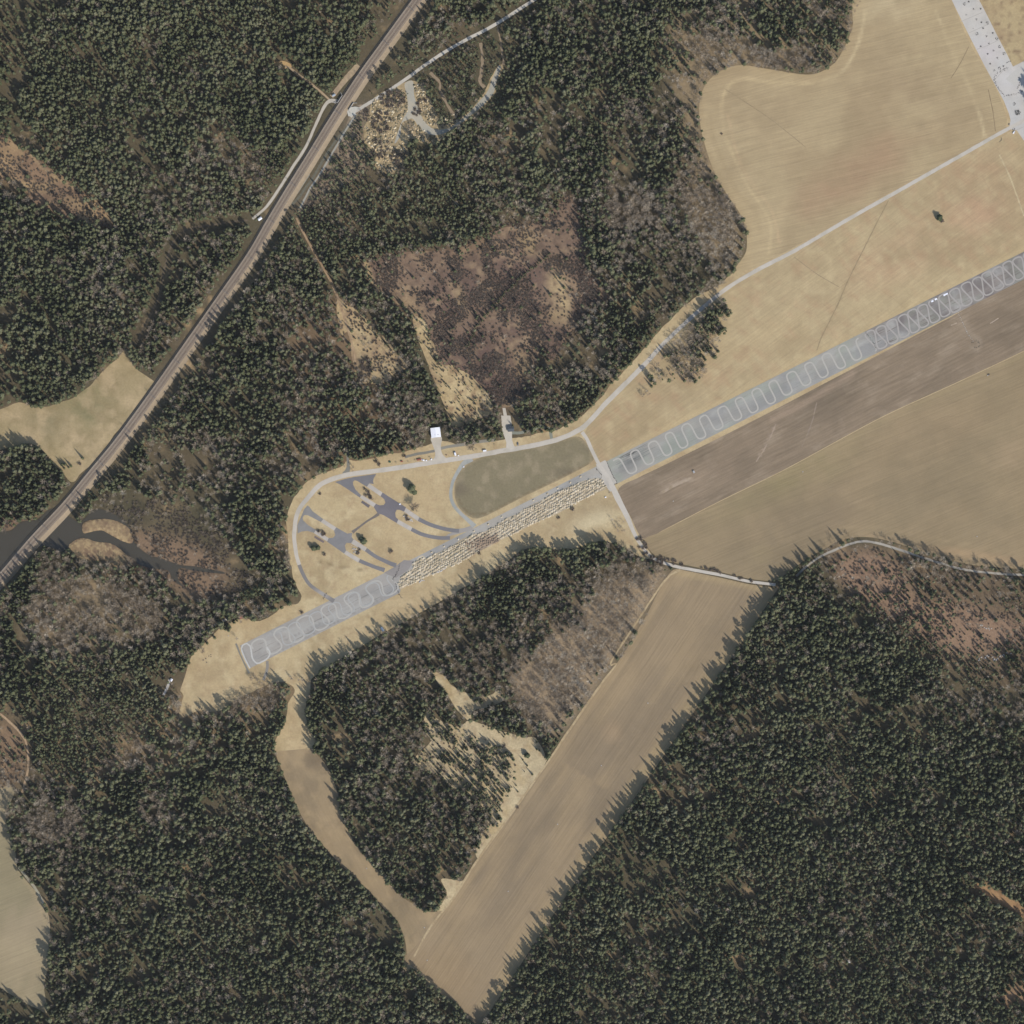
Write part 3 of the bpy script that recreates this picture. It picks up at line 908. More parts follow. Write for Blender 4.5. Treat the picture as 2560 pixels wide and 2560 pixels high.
sheet('field', FIELD_WEST, 0.065, tone(164, 144, 112), M_field_west, 4, [mott(26, tone(142, 126, 100), 0.6, 120, 0.5), mott(9, tone(178, 156, 120), 0.4, 124, 0.54), blob(790, 1900, 30, 24, 0, tone(122, 108, 88), 0.7), blob(1000, 2290, 50, 30, -40, tone(142, 126, 98), 0.6)],
      rough=0.8, label='narrow curved brown field west of the long field')
sheet('meadow', CLR_WEST, 0.05, tone(170, 152, 114), M_meadow, 4, [blob(210, 1010, 60, 70, 40, tone(126, 122, 86), 0.75), blob(120, 1060, 50, 60, 0, tone(138, 128, 96), 0.6), blob(170, 1080, 50, 30, 60, tone(182, 162, 124), 0.6), mott(20, tone(190, 168, 130), 0.6, 130), mott(9, tone(150, 134, 98), 0.5, 134, 0.54)], rough=2,
      label='green tinged meadow wedge beside the railway')
sheet('field', CLR_SW, 0.06, tone(166, 151, 120), M_field_olive, 5, [blob(20, 2300, 60, 200, 100, tone(166, 150, 122), 0.6), mott(40, tone(148, 138, 108), 0.6, 140, 0.5, 70, 3), seam(T('H', (60, 700), (45, 850), (95, 1080), (200, 1260), (250, 1400)), 4, tone(178, 160, 124), 0.5)], rough=1,
      label='greyish field at the lower left edge')
sheet('clearing', HEATH, 0.04, tone(136, 114, 94), M_clear, 3.5, [
    mott(40, tone(116, 95, 83), 0.7, 150, 0.48), blob(1250, 950, 100, 110, 0, tone(98, 78, 70), 0.75), blob(1405, 745, 26, 55, 10, tone(200, 176, 132), 0.9), blob(1395, 700, 30, 30, 10, tone(192, 168, 126), 0.7), blob(1320, 600, 28, 50, 20, tone(178, 154, 112), 0.7), blob(1390, 790, 40, 30, 0, tone(176, 152, 112), 0.6),
    blob(1150, 745, 16, 40, 15, tone(182, 158, 118), 0.7), blob(1010, 760, 40, 60, 30, tone(168, 144, 108), 0.6), blob(1020, 860, 30, 60, 20, tone(190, 168, 126), 0.7), blob(1190, 610, 50, 50, 0, tone(140, 118, 92), 0.7), blob(1130, 1000, 40, 40, 0, tone(120, 98, 80), 0.7), blob(1310, 920, 26, 60, 20, tone(176, 152, 112), 0.6),
    blob(1300, 1010, 60, 26, 0, tone(170, 148, 112), 0.8), mott(11, tone(166, 142, 112), 0.6, 154, 0.55), mott(7, tone(108, 90, 76), 0.6, 158, 0.52), seam(T('B', (245, 1410), (290, 1540), (400, 1640), (500, 1720), (560, 1932)), 5, tone(196, 172, 128), 0.8),
    seam(T('B', (560, 1932), (600, 1900)) + T('E', (600, 120), (640, 250)), 4, tone(196, 172, 128), 0.6)], rough=3, label='heath clearing with purplish brown brush')
sheet('clearing', CLR_NW, 0.04, tone(150, 124, 98), M_clear, 3.5, [mott(16, tone(122, 100, 80), 0.7, 160, 0.5), mott(24, tone(184, 158, 116), 0.6, 164, 0.56), blob(150, 500, 60, 40, -40, tone(122, 102, 84), 0.6), blob(15, 400, 40, 60, 0, tone(180, 152, 112), 0.6), seam(T('A', (60, 700), (220, 890), (420, 1020)), 2, tone(200, 178, 134), 0.5)], rough=3,
      label='brown felled clearing at the left edge')
sheet('clearing', CLR_CONIF, 0.06, tone(188, 166, 124), M_clear, 3.5, [mott(12, tone(206, 184, 140), 0.7, 170, 0.5), mott(8, tone(150, 124, 96), 0.7, 174, 0.55), blob(1075, 930, 30, 60, 10, tone(168, 146, 112), 0.6)], rough=2, label='tan clearing dotted with small conifers north of the white hall')
sheet('clearing', CLR_TRACK, 0.045, tone(186, 162, 122), M_clear, 3.5, [mott(12, tone(200, 180, 138), 0.6, 180), mott(8, tone(146, 122, 98), 0.6, 184, 0.54), blob(905, 920, 26, 40, 0, tone(140, 122, 96), 0.8)], rough=2, label='pale clearing beside the northern track')
for q, (pts, lb) in enumerate(((CLR_I1, 'pale grass clearing with scattered conifers west of the long field'), (CLR_I2, 'narrow pale glade above the conifer clearing'), (CLR_I3, 'small pale corner beside the south end of the long field'))):
    sheet('clearing', pts, 0.045, tone(190, 173, 138), M_clear, 3.5, [mott(18, tone(188, 166, 124), 0.6, 190 + q), mott(7, tone(212, 194, 154), 0.5, 194 + q), mott(6, tone(164, 140, 108), 0.5, 198 + q, 0.58)], rough=2, label=lb)
sheet('clearing', CLR_LOG, 0.04, tone(176, 142, 104), M_clear, 3, [mott(8, tone(140, 112, 84), 0.6, 200)], rough=2, label='orange brown logging strip at the lower right edge')
sheet('clearing', CLR_E, 0.05, tone(188, 168, 128), M_meadow, 4, [mott(30, tone(172, 148, 114), 0.5, 206), mott(5, tone(130, 108, 86), 0.6, 210, 0.60)], rough=1, label='tan grass east of the pale apron')
sheet('clearing', TAN_SPOT, 0.05, tone(196, 164, 116), M_clear, 3, rough=1.5, label='small sandy spot at the end of the western lane')
sheet('clearing', RAILSIDE, 0.022, tone(134, 118, 98), M_clear, 3, [mott(10, tone(118, 112, 86), 0.8, 214, 0.48), mott(5, tone(168, 150, 124), 0.6, 218, 0.55)], rough=2, label='scrubby strip east of the railway')
sheet('field', DARK_OVAL, 0.10, tone(137, 127, 100), M_meadow, 3.5, [mott(26, tone(124, 113, 92), 0.75, 220, 0.48, 20, 2), mott(12, tone(162, 148, 120), 0.5, 224, 0.55), seam(DARK_OVAL + DARK_OVAL[:1], 2.2, tone(168, 150, 116), 0.6),
      seam(T('E', (745, 960), (790, 1030), (900, 1035), (1100, 935), (1440, 775)), 1.5, tone(120, 104, 78), 0.6)], label='darker olive lawn inside the paved loop beside the mounds')

fk = [mott(6, tone(150, 132, 104), 0.5, 297)]
for pts_, w_, c_, lb_ in ((T('C', (1205, 1075), (1150, 1180), (1100, 1280), (990, 1500), (930, 1640), (850, 1800), (820, 1880)), 1.5, tone(160, 142, 110), 'faint straight wheel track crossing the pale field diagonally'),
                          (T('C', (700, 1380), (820, 1470), (940, 1540)), 1.2, tone(164, 146, 114), 'short faint wheel track in the middle of the pale field'),
                          (T('C', (330, 480), (470, 570), (600, 660), (760, 790)), 1.3, tone(162, 144, 112), 'faint diagonal track in the large north east field'),
                          (T('C', (1635, 250), (1590, 340), (1540, 420)), 1.2, tone(150, 132, 102), 'thin dark line near the apron edge'),
                          (T('C', (1740, 480), (1765, 600), (1778, 705)), 1.2, tone(140, 122, 94), 'thin dark trench line near the apron road'),
                          (T('C', (1800, 830), (1860, 960), (1932, 1160)), 2.2, tone(200, 182, 144), 'pale vehicle track down the right edge of the pale field')):
    ribbon('wheel_track', pts_, w_, 0.10, c_, M_field_n2, 3, fk, 0.4, label=lb_)
for pts_, w_, c_, lb_ in ((T('G', (-10, 925), (60, 885), (150, 848)), 4.6, tone(176, 158, 136), 'pale straight bar in the dark strip field'), (T('G', (600, 560), (575, 620), (540, 690), (495, 760)), 1.8, tone(166, 148, 128), 'thin pale oblique line in the dark strip field'),
                          (T('G', (820, 440), (790, 560), (740, 680)), 1.8, tone(150, 134, 116), 'second thin oblique line in the dark strip field'), (T('Y', (1540, 500), (1640, 440)), 1.6, tone(190, 172, 152), 'small pale dash in the eastern dark strip field'),
                          (T('Y', (1090, 520), (1160, 495)), 1.6, tone(190, 172, 152), 'small pale dash below the runway markers')):
    ribbon('soil_mark', pts_, w_, 0.09, c_, M_field_dark, 3, fk, 0.5, label=lb_)

for pts_, w_, lb_ in ((T('B', (590, 390), (640, 440), (650, 500), (700, 590), (730, 620)), 4.5, 'tan track down the middle of the northern pit plantation'), (T('B', (862, 230), (872, 330), (858, 430), (882, 470)), 5, 'brown track on the east side of the pit plantation'),
                      (T('B', (950, 140), (975, 250), (985, 350)), 3.5, 'narrow brown track joining the gravel road to the pit loop'), (T('B', (1010, 140), (1060, 165), (1100, 200), (1095, 250), (1110, 310)), 3, 'orange brown forest track north east of the pit')):
    ribbon('path', pts_, w_ * .8, 0.06, tone(156, 138, 114), M_clear, 2, fk, 1.5, label=lb_)
# water and reeds
sheet('water', WATER, -0.35, (0.04, 0.037, 0.03), M_water, 8, rough=0.5, label='dark still river water under the railway causeway')
for q, (pts, lb) in enumerate(((REED1, 'northern tan reed island in the dark water'), (REED2, 'southern tan reed island in the dark water'))):
    R = outline(pts, True, 3, 1.5)

    def zf(X, Y, R=R):
        d = np.min(np.hypot(X[:, None] - R[None, :, 0], Y[:, None] - R[None, :, 1]), 1)
        return -0.5 + np.clip(d, 0, 2.5) * 0.55 + fbm(X, Y, 3, 8, 2) * 0.5 * (d > 0.5)
    sheet('reed_bed', pts, 0.0, tone(150, 128, 98), M_clear, 2.0, [mott(12, tone(130, 108, 86), 0.8, 230 + q, 0.48), mott(4, tone(192, 168, 124), 0.5, 234 + q)], rough=1.5, kind='stuff', label=lb, zf=zf)

# ------------------------------------------------------------------ paved surfaces
c_run = tone(168, 163, 154)
c_road = tone(200, 192, 178)
RUN = [(600, 1614), (624, 1671), (700, ry_se(700)), (900, ry_se(900)), (996, 1485), (985, 1460), (990, 1435), (1010, 1412), (1052, 1385), (1100, 1358), (1200, 1304), (1300, 1254), (1400, 1206), (1480, 1172), (1500, 1160), (1530, 1215), (1545, 1204)]
run_w = [(600, 1614), (624, 1671), (800, ry_se(800)), (1000, ry_se(1000)), (1012, ry_nw(1012)), (800, ry_nw(800))]


def runops(extra=()):
    return [mott(20, tone(150, 149, 145), 0.6, 240, 0.5, 26.7, 3), mott(8, tone(178, 176, 168), 0.5, 244, 0.55, 26.7, 3)] + list(extra)


M_asph2 = M_asphalt
sheet('runway', run_w, 0.12, c_run, M_asph2, 3, runops([seam([(640, 1660), (820, 1566), (1000, 1473)], 1.2, tone(136, 134, 130), 0.6), seam([(690, 1612), (760, 1578), (800, 1558)], 1.0, tone(130, 128, 124), 0.5),
      seam([(600, 1614), (624, 1671)], 3, tone(140, 138, 132), 0.7)]), smooth=False, label='south west end of the grey asphalt runway')
mid = [(1003, ry_nw(1003)), (1170, ry_nw(1170)), (1340, ry_nw(1340)), (1503, ry_nw(1503)), (1517, 1200), (1480, 1205), (1440, 1220), (1400, 1240), (1340, 1268), (1258, 1312), (1200, 1345), (1130, 1380), (1075, 1400), (1040, 1425), (1010, 1448), (1000, 1470)]
sheet('runway', mid, 0.115, tone(176, 170, 158), M_asph2, 3, runops([seam([(1010, 1450), (1080, 1410)], 1.0, tone(128, 126, 122), 0.5), seam([(1240, 1310), (1480, 1190)], 1.6, tone(150, 148, 142), 0.5)]), smooth=False, label='narrow remaining strip of pavement beside the mounds')
run_e = [(1513, ry_nw(1513)), (1541, ry_se(1541)), (1800, ry_se(1800)), (2000, ry_se(2000)), (2192, ry_se(2192)), (2164, ry_nw(2164)), (1900, ry_nw(1900)), (1700, ry_nw(1700))]
sheet('runway', run_e, 0.12, tone(164, 160, 150), M_asph2, 3, runops([blob(1570, 1165, 40, 14, 27, tone(122, 124, 122), 0.5), mott(18, tone(160, 166, 150), 0.4, 250, 0.5), blob(1700, 1110, 70, 25, 27, tone(150, 154, 142), 0.5), blob(1900, 1000, 200, 14, 27, tone(146, 146, 142), 0.4)]), smooth=False,
      label='middle part of the runway with evenly spaced pale track loops')
run_f = [(2164, ry_nw(2164)), (2192, ry_se(2192)), (2400, ry_se(2400)), (2640, ry_se(2640)), (2640, ry_nw(2640)), (2400, ry_nw(2400))]
sheet('runway', run_f, 0.122, tone(148, 140, 132), M_asph2, 3, runops([mott(16, tone(122, 114, 110), 0.7, 254, 0.5), mott(20, tone(142, 142, 128), 0.5, 258, 0.52), blob(2178, 850, 12, 30, 27, tone(162, 162, 154), 0.8)]), smooth=False, label='darker north east end of the runway with crowded track loops')
sheet('junction', T('X', (480, 200), (560, 170), (700, 100), (740, 130), (800, 290), (900, 480), (990, 640), (920, 690), (880, 760), (900, 840), (820, 860), (700, 700), (600, 540), (560, 400)), 0.14, tone(196, 189, 176), M_concrete, 2.5, [mott(10, tone(182, 176, 164), 0.6, 260)], smooth=False,
      label='pale gravel crossing over the runway')


def axis_pt(x, lat):
    """runway axis: x in survey px along the strip, lat in -1 (south east edge) .. 1 (north west edge)"""
    cx, cy = x, (ry_nw(x) + ry_se(x)) / 2
    n = np.array([-0.449, -0.8935]) * 30.8
    return (cx + n[0] * lat, cy + n[1] * lat)


def snake(name, x0, x1, per, amp, w, width, phase, col, z, label, sq=1.0):
    pts = []
    L = (x1 - x0)
    for k in range(int(L / per * 26) + 1):
        t = k / 26 * 2 * math.pi
        s = x0 + per * k / 26
        if s > x1:
            break
        lat = amp * math.sin(t + phase)
        lat = amp * math.tanh(sq * lat / amp) / math.tanh(sq)
        jx = 1.8 * math.sin(s * 0.031 + 1) + 1.2 * math.sin(s * 0.073)
        pts.append(axis_pt(s + jx + w * math.sin(2 * (t + phase)), lat + 0.03 * math.sin(s * 0.11)))
    return ribbon(name, pts, width, z, col, M_asphalt, 2.0, kind='structure', label=label, smooth=True, ramp=0.00025)


c_mark = tone(186, 181, 170)
snake('track_marks', 1548, 2160, 43.5, 0.80, -3.5, 2.2, 1.2, c_mark, 0.132, 'evenly spaced pale wheel loops on the middle of the runway', 1.3)
snake('track_marks', 2172, 2620, 26.5, 0.86, -7.6, 2.2, -1.2, tone(174, 168, 160), 0.134, 'crowded pale teardrop wheel loops on the north east runway', 1.0)
snake('track_marks', 640, 990, 58, 0.80, -9, 2.2, 0.3, tone(186, 182, 172), 0.136, 'overlapping pale wheel loops on the south west runway end', 0.5)
snake('track_marks', 700, 985, 49, 0.72, -7, 1.8, 2.4, tone(178, 177, 171), 0.340, 'second run of fainter loops on the south west runway end', 0.5)
ribbon('track_marks', T('Q', (1450, 1100), (1400, 1010), (1340, 880), (1310, 780), (1330, 730), (1400, 700), (1450, 740), (1470, 830), (1490, 940), (1560, 1020), (1650, 990), (1740, 930), (1770, 850), (1720, 760)), 2.2, 0.144, tone(198, 196, 188), M_asphalt, label='hooked pale wheel loop at the very end of the runway')

rops = [mott(14, tone(186, 178, 162), 0.6, 270), mott(5, tone(208, 200, 186), 0.4, 274, 0.55)]
ribbon('road', ROAD_MAIN, [5.2] * 10 + [5.6] * 6 + [7.0] * 12 + [6.5, 6, 5.5], 0.155, c_road, M_road, 3, rops + [blob(760, 1260, 20, 40, 0, tone(172, 166, 154), 0.5)], 0.35, label='pale gravel perimeter road running from the apron round the western loop')
ribbon('road', ROAD_RING_S, [5.5, 5.2, 5.2, 6.5], 0.150, tone(134, 130, 126), M_tarmac, 2.5, [blob(805, 1485, 24, 16, 0, tone(172, 166, 158), 0.8)], 0.2, label='dark curved link from the loop road to the runway')
ribbon('road', ROAD_CROSS, [5, 5, 6, 9, 7, 4.6, 4.4, 4.4, 4.4, 4.2, 4, 4], 0.158, c_road, M_road, 3, rops, 0.35, label='pale gravel road crossing the runway and leading to the long field')
ribbon('road', ROAD_EAST, 3.2, 0.11, tone(164, 158, 146), M_road, 3, rops[:1], 0.7, label='grey forest lane along the southern edge of the olive field')
ribbon('road', ROAD_INNER, [8.5, 6, 4.8, 4.6, 4.8, 5, 5.2, 7], 0.145, tone(172, 172, 164), M_road, 2.5, [mott(10, tone(156, 158, 150), 0.6, 280)], 0.2, label='grey asphalt arc around the west side of the dark lawn')
ribbon('road', ROAD_WEST, [6, 4.2, 4, 4, 4.2, 4.2, 4, 3.5], 0.10, tone(198, 190, 174), M_road, 2.5, rops, 0.3, label='pale gravel lane along the west side of the railway')
ribbon('road', ROAD_WEST2, 3.0, 0.09, tone(182, 160, 130), M_road, 2.5, rops[:1], 0.5, label='sandy forest lane leading north west from the underpass')
ribbon('road', ROAD_PIT, 4.6, 0.10, tone(206, 200, 186), M_road, 2.5, rops, 0.3, label='pale gravel road running north east from the underpass')
sheet('sand_pit', PIT, 0.046, tone(172, 152, 116), M_clear, 3, [mott(14, tone(196, 174, 132), 0.7, 284, 0.48), mott(8, tone(128, 114, 84), 0.7, 288, 0.55)], rough=2, label='sandy pit floor beside the northern gravel road')
sheet('pit_road', PIT_ROAD, 0.07, tone(176, 172, 156), M_road, 3, [mott(14, tone(190, 180, 158), 0.6, 292)], rough=0.8, label='grey gravel branch road winding through the sand pit')
ribbon('path', PATH_RAIL, 2.6, 0.075, tone(168, 164, 150), M_road, 2.5, (), 0.4, label='grey service path east of the railway')
ribbon('path', T('K', (1560, 290), (1370, 590), (1250, 760), (1110, 980)), 1.4, 0.07, tone(150, 150, 138), M_road, 2.5, (), 0.2, label='thin grey kerb line at the foot of the embankment')
ribbon('ditch', T('S', (690, 590), (560, 760), (400, 960), (230, 1200), (60, 1500), (0, 1600)) + T('K', (1480, 560), (1330, 770), (1200, 900)), 3.6, 0.065, tone(112, 108, 92), M_clear, 2.5, (), 0.4, label='dark grassy ditch east of the railway')
ribbon('path', TRACK_N, [3, 3, 3.4, 3.4, 3, 2], 0.085, tone(182, 156, 124), M_clear, 2.5, [mott(6, tone(150, 126, 98), 0.5, 296)], 0.5, label='tan forest track running south from the railway')
ribbon('path', TRACK_SE, [2.6, 2.6, 3, 3, 3, 2.6], 0.10, tone(190, 170, 134), M_clear, 2.5, [mott(6, tone(160, 138, 104), 0.5, 298)], 0.5, label='faint tan track along the north west edge of the long field')
ribbon('path', TRACK_NW_EDGE, [9, 8, 6], 0.05, tone(168, 148, 122), M_clear, 2.5, [mott(6, tone(190, 170, 134), 0.5, 299)], 0.8, label='tan verge west of the northern railway stretch')
ribbon('path', LANE_SW, 3.2, 0.06, tone(184, 158, 126), M_clear, 2.5, (), 0.5, label='tan lane at the left edge south of the river')
ribbon('path', EDGE_LANE_W, 3.4, 0.09, tone(168, 162, 140), M_clear, 2.5, (), 0.5, label='grey lane on the edge of the lower left field')
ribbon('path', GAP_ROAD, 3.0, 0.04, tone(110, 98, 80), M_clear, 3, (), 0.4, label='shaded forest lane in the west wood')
ribbon('path', T('B', (530, 930), (600, 960), (650, 1010), (720, 1080), (800, 1160), (880, 1230)), 1.8, 0.05, tone(160, 152, 124), M_clear, 3, (), 0.4, label='thin pale path cutting through the northern pines')
ribbon('path', T('R', (400, 650), (560, 615), (760, 590), (1000, 545), (1280, 515)), 4.2, 0.11, tone(146, 142, 130), M_road, 2.5, (), 0.3, label='old grey service lane east of the white hall')
ribbon('path', T('R', (1545, 400), (1700, 395), (1932, 330)) + T('E', (1180, 570), (1230, 585), (1240, 620), (1245, 645)), 4.4, 0.11, tone(140, 142, 128), M_road, 2.5, (), 0.3, label='old grey-green lane leading east of the gravel yard')
ribbon('path', T('R', (-180, 790), (0, 745), (150, 720), (300, 690)), 4.0, 0.105, tone(134, 130, 118), M_road, 2.5, (), 0.4, label='old grey lane west of the white hall')
ribbon('path', T('D', (1862, 680), (1866, 740), (1868, 800), (1850, 830)), [3.2, 3.2, 4.5, 9], 0.11, tone(136, 134, 124), M_tarmac, 2.5, (), 0.2, label='short dark spur entering the wood north of the loop')
ribbon('path', T('Q', (1725, 980), (1730, 1080), (1700, 1200), (1665, 1290)), 4.2, 0.11, tone(146, 140, 130), M_tarmac, 2.5, (), 0.2, label='short grey path leaving the south west runway end')
ribbon('path', T('Q', (1225, 700), (1280, 850), (1350, 1000), (1440, 1180)), 2.6, 0.11, tone(136, 132, 120), M_tarmac, 2.5, (), 0.5, label='grey kerb strip along the south west runway end')
ribbon('path', T('Q', (560, 570), (640, 525), (870, 410), (1030, 330), (1150, 285), (1310, 235)), 3.4, 0.11, tone(192, 186, 174), M_concrete, 2.5, (), 0.2, label='straight pale concrete strip behind the trees at the west hedge')
ribbon('path', T('N', (430, 1330), (400, 1450), (360, 1560), (310, 1650), (280, 1720)), 3.6, 0.11, tone(196, 190, 180), M_concrete, 2.5, (), 0.2, label='short pale concrete footway left of the south west meadow')
sheet('hardstand', HANG_PAD, 0.165, tone(206, 197, 180), M_concrete, 2.5, rops[:1], label='pale gravel forecourt of the white hall')
sheet('hardstand', SHED_PAD, 0.165, tone(204, 196, 180), M_concrete, 2.5, rops[:1], smooth=False, label='pale gravel yard running north from the loop road')
sheet('apron', APRON, 0.13, tone(204, 198, 187), M_concrete, 4, [mott(9, tone(190, 185, 175), 0.5, 301, 0.52), blob(2470, 130, 30, 40, 60, tone(204, 196, 192), 0.7), mott(30, tone(198, 196, 190), 0.6, 300), blob(2520, 200, 40, 34, 0, tone(206, 202, 196), 0.8)], smooth=False, label='broad pale concrete apron in the north east corner')
ribbon('road', T('U', (900, 1000), (980, 900), (1160, 740)), [18, 12, 10], 0.136, tone(202, 198, 188), M_concrete, 3, (), 0.3, label='pale concrete branch leaving the apron turning circle')
sheet('rough_ground', MOUNDS, 0.125, tone(174, 160, 134), M_mound, 2.5, [blob(1215, 1360, 40, 22, 27, tone(150, 134, 116), 0.8), mott(10, tone(206, 194, 170), 0.6, 304), blob(1120, 1400, 60, 20, 27, tone(176, 164, 132), 0.5)], rough=0.6, label='pale ground under the rows of dumped earth mounds')

# old tyre streaks and sealed joints in the asphalt, apron joints
_V, _F, _C = [], [], []
rs = random.Random(5)
def streak(xa, lat, ln, wd, col, z):
    n0 = len(_V)
    for i in range(9):
        x = xa + ln * i / 8
        for sgn in (-1, 1):
            px, py = wp(axis_pt(x, lat))
            _V.append((px, py + sgn * wd / 2 * (0.3 + 0.7 * math.sin(math.pi * (i + .5) / 9)), z))
            _C.append(col)
    for i in range(8):
        a = n0 + 2 * i
        _F.append((a, a + 2, a + 3, a + 1))
for q in range(70):
    streak(rs.uniform(1545, 1600), rs.uniform(-.1, .85), rs.uniform(12, 46), rs.uniform(.5, 1.0), tone(138, 138, 132), 0.1235 + q * 1e-5)
for q in range(40):
    streak(rs.uniform(1600, 2100), rs.uniform(-.8, .8), rs.uniform(10, 40), rs.uniform(.3, .7), tone(146, 144, 136), 0.1245 + q * 1e-5)
for q in range(45):
    streak(rs.uniform(630, 960), rs.choice([0.05, 0.0, -.55, -.6, rs.uniform(-.8, .8)]), rs.uniform(10, 40), rs.uniform(.4, .9), tone(142, 139, 132), 0.1255 + q * 1e-5)
for q in range(40):
    streak(rs.uniform(2180, 2540), rs.uniform(-.9, .9), rs.uniform(10, 40), rs.uniform(.5, 1.4), tone(128, 120, 112), 0.1265 + q * 1e-5)
struct('runway_streaks', mesh('runway_streaks', _V, _F, M_asphalt, np.array(_C)), 'dark old tyre streaks along the runway asphalt')
for q, pts_ in enumerate((T('U', (490, 597), (620, 550), (760, 480)), T('U', (960, 1575), (1063, 1530)), T('U', (690, 985), (830, 830)), T('U', (300, 260), (560, 150)), T('U', (390, 400), (640, 290)))):
    ribbon('apron_joint', pts_, .8, 0.137, tone(184, 178, 168), M_concrete, 3, (), 0.1, label='thin grey joint line across the pale apron')

# loop taxiways
c_tar, c_slab = tone(126, 124, 124), tone(188, 180, 168)


def tar(pts, z, col, label, t='P', mat=None, sm=False):
    sheet('taxiway', T(t, *pts), z, col, mat or M_tarmac, 2.5, [mott(7, np.asarray(col) * 1.16, 0.5, 310, 0.52)], smooth=sm, label=label)


def taperline(pts, w, z, col, label, t='P'):
    ribbon('taxiway', T(t, *pts), w, z, col, M_tarmac, 2.5, [mott(7, np.asarray(col) * 1.12, 0.5, 311, 0.52)], 0.1, label=label)


tar([(470, 218), (600, 178), (700, 158), (970, 120), (940, 170), (930, 210), (940, 242), (885, 235), (855, 275), (740, 205), (710, 196), (688, 215), (690, 250), (720, 310), (785, 375), (770, 405), (640, 315), (540, 250), (510, 236)], 0.147, c_tar, 'dark forked taxiway leaving the top of the loop road')
tar([(885, 235), (1045, 345), (1020, 390), (855, 275)], 0.150, c_slab, 'pale slab north east of the upper dark junction', mat=M_concrete)
tar([(1045, 345), (1330, 525), (1305, 575), (1250, 553), (1215, 553), (1198, 590), (1205, 640), (1235, 670), (1215, 712), (1060, 620), (1030, 608), (990, 602), (940, 520), (965, 480), (1010, 500), (1060, 495), (1080, 465), (1065, 425), (1020, 388)], 0.147, tone(120, 116, 118), 'upper dark star shaped taxiway junction')
tar([(800, 375), (965, 480), (935, 520), (770, 405)], 0.150, c_slab, 'pale slab on the western arm of the upper junction', mat=M_concrete)
tar([(800, 440), (895, 500), (875, 530), (785, 465)], 0.146, tone(112, 106, 106), 'small dark slab beside the upper western arm')
tar([(1325, 530), (1490, 640), (1470, 690), (1305, 575)], 0.150, c_slab, 'pale slab on the upper eastern arm', mat=M_concrete)
taperline([(1480, 665), (1560, 705), (1650, 742), (1800, 785), (1932, 805), (1970, 808)], [5.8, 5.6, 5.6, 5.8], 0.148, c_tar, 'upper dark curved taxiway running to the runway')
tar([(1235, 670), (1405, 765), (1385, 810), (1215, 715)], 0.150, c_slab, 'pale slab on the lower eastern arm', mat=M_concrete)
taperline([(1395, 788), (1500, 840), (1620, 875), (1750, 893), (1860, 893)], [5.6, 5.4, 5.4, 5.4], 0.148, c_tar, 'second dark curved taxiway running to the runway')
taperline([(1000, 600), (960, 630), (860, 690), (760, 765), (680, 825)], [5, 3, 2.8, 2.8, 5], 0.149, tone(124, 116, 108), 'narrow dark link between the two junctions')
tar([(60, 640), (100, 545), (140, 500), (165, 520), (200, 570), (330, 665), (300, 700), (200, 648), (140, 618), (100, 618), (80, 650), (90, 685), (150, 740), (240, 795), (220, 832), (140, 808), (70, 815), (20, 838), (15, 740)], 0.147, tone(138, 136, 132), 'grey forked taxiway leaving the west side of the loop')
tar([(330, 665), (485, 765), (460, 805), (300, 700)], 0.150, c_slab, 'pale slab on the upper arm of the lower junction', mat=M_concrete)
tar([(240, 795), (395, 895), (375, 935), (215, 835)], 0.150, c_slab, 'pale slab on the lower arm of the lower junction', mat=M_concrete)
tar([(225, 862), (345, 932), (330, 955), (220, 890)], 0.146, tone(120, 108, 104), 'small dark slab beside the lower western arm')
tar([(485, 765), (620, 840), (680, 832), (672, 880), (695, 912), (665, 955), (610, 952), (590, 985), (605, 1048), (582, 1082), (375, 937), (395, 895), (450, 890), (475, 860), (460, 805)], 0.147, tone(134, 132, 130), 'lower grey star shaped taxiway junction')
tar([(700, 910), (855, 1010), (830, 1055), (665, 958)], 0.150, c_slab, 'pale slab east of the lower junction', mat=M_concrete)
tar([(605, 1045), (775, 1145), (750, 1190), (580, 1082)], 0.150, c_slab, 'pale slab south of the lower junction', mat=M_concrete)
taperline([(845, 1033), (950, 1110), (1060, 1165), (1150, 1205), (1210, 1225)], [5.6, 5.4, 5.6, 6.5], 0.148, c_tar, 'third dark curved taxiway running to the runway')
taperline([(765, 1167), (880, 1215), (970, 1250), (1070, 1282)], [5.6, 5.4, 5.4, 6.5], 0.148, c_tar, 'lowest dark curved taxiway running to the runway')
sheet('taxiway', [(1035, 1402), (1010, 1400), (985, 1418), (960, 1432), (990, 1445), (1020, 1425)], 0.13, tone(150, 144, 138), M_tarmac, 3, smooth=False, label='grey patch where the lowest taxiways join the runway')
sheet('taxiway', [(1108, 1345), (1140, 1336), (1180, 1325), (1185, 1312), (1160, 1320), (1146, 1322), (1120, 1336)], 0.13, tone(164, 158, 150), M_tarmac, 3, smooth=False, label='grey patch where the upper taxiways join the runway')

# ------------------------------------------------------------------ railway
TOPH = 3.2
P = railP
nn = normals2(P)
prof = [(13.5, 0.02), (12.2, 0.25), (4.0, TOPH - 0.5), (3.7, TOPH - 0.5)]
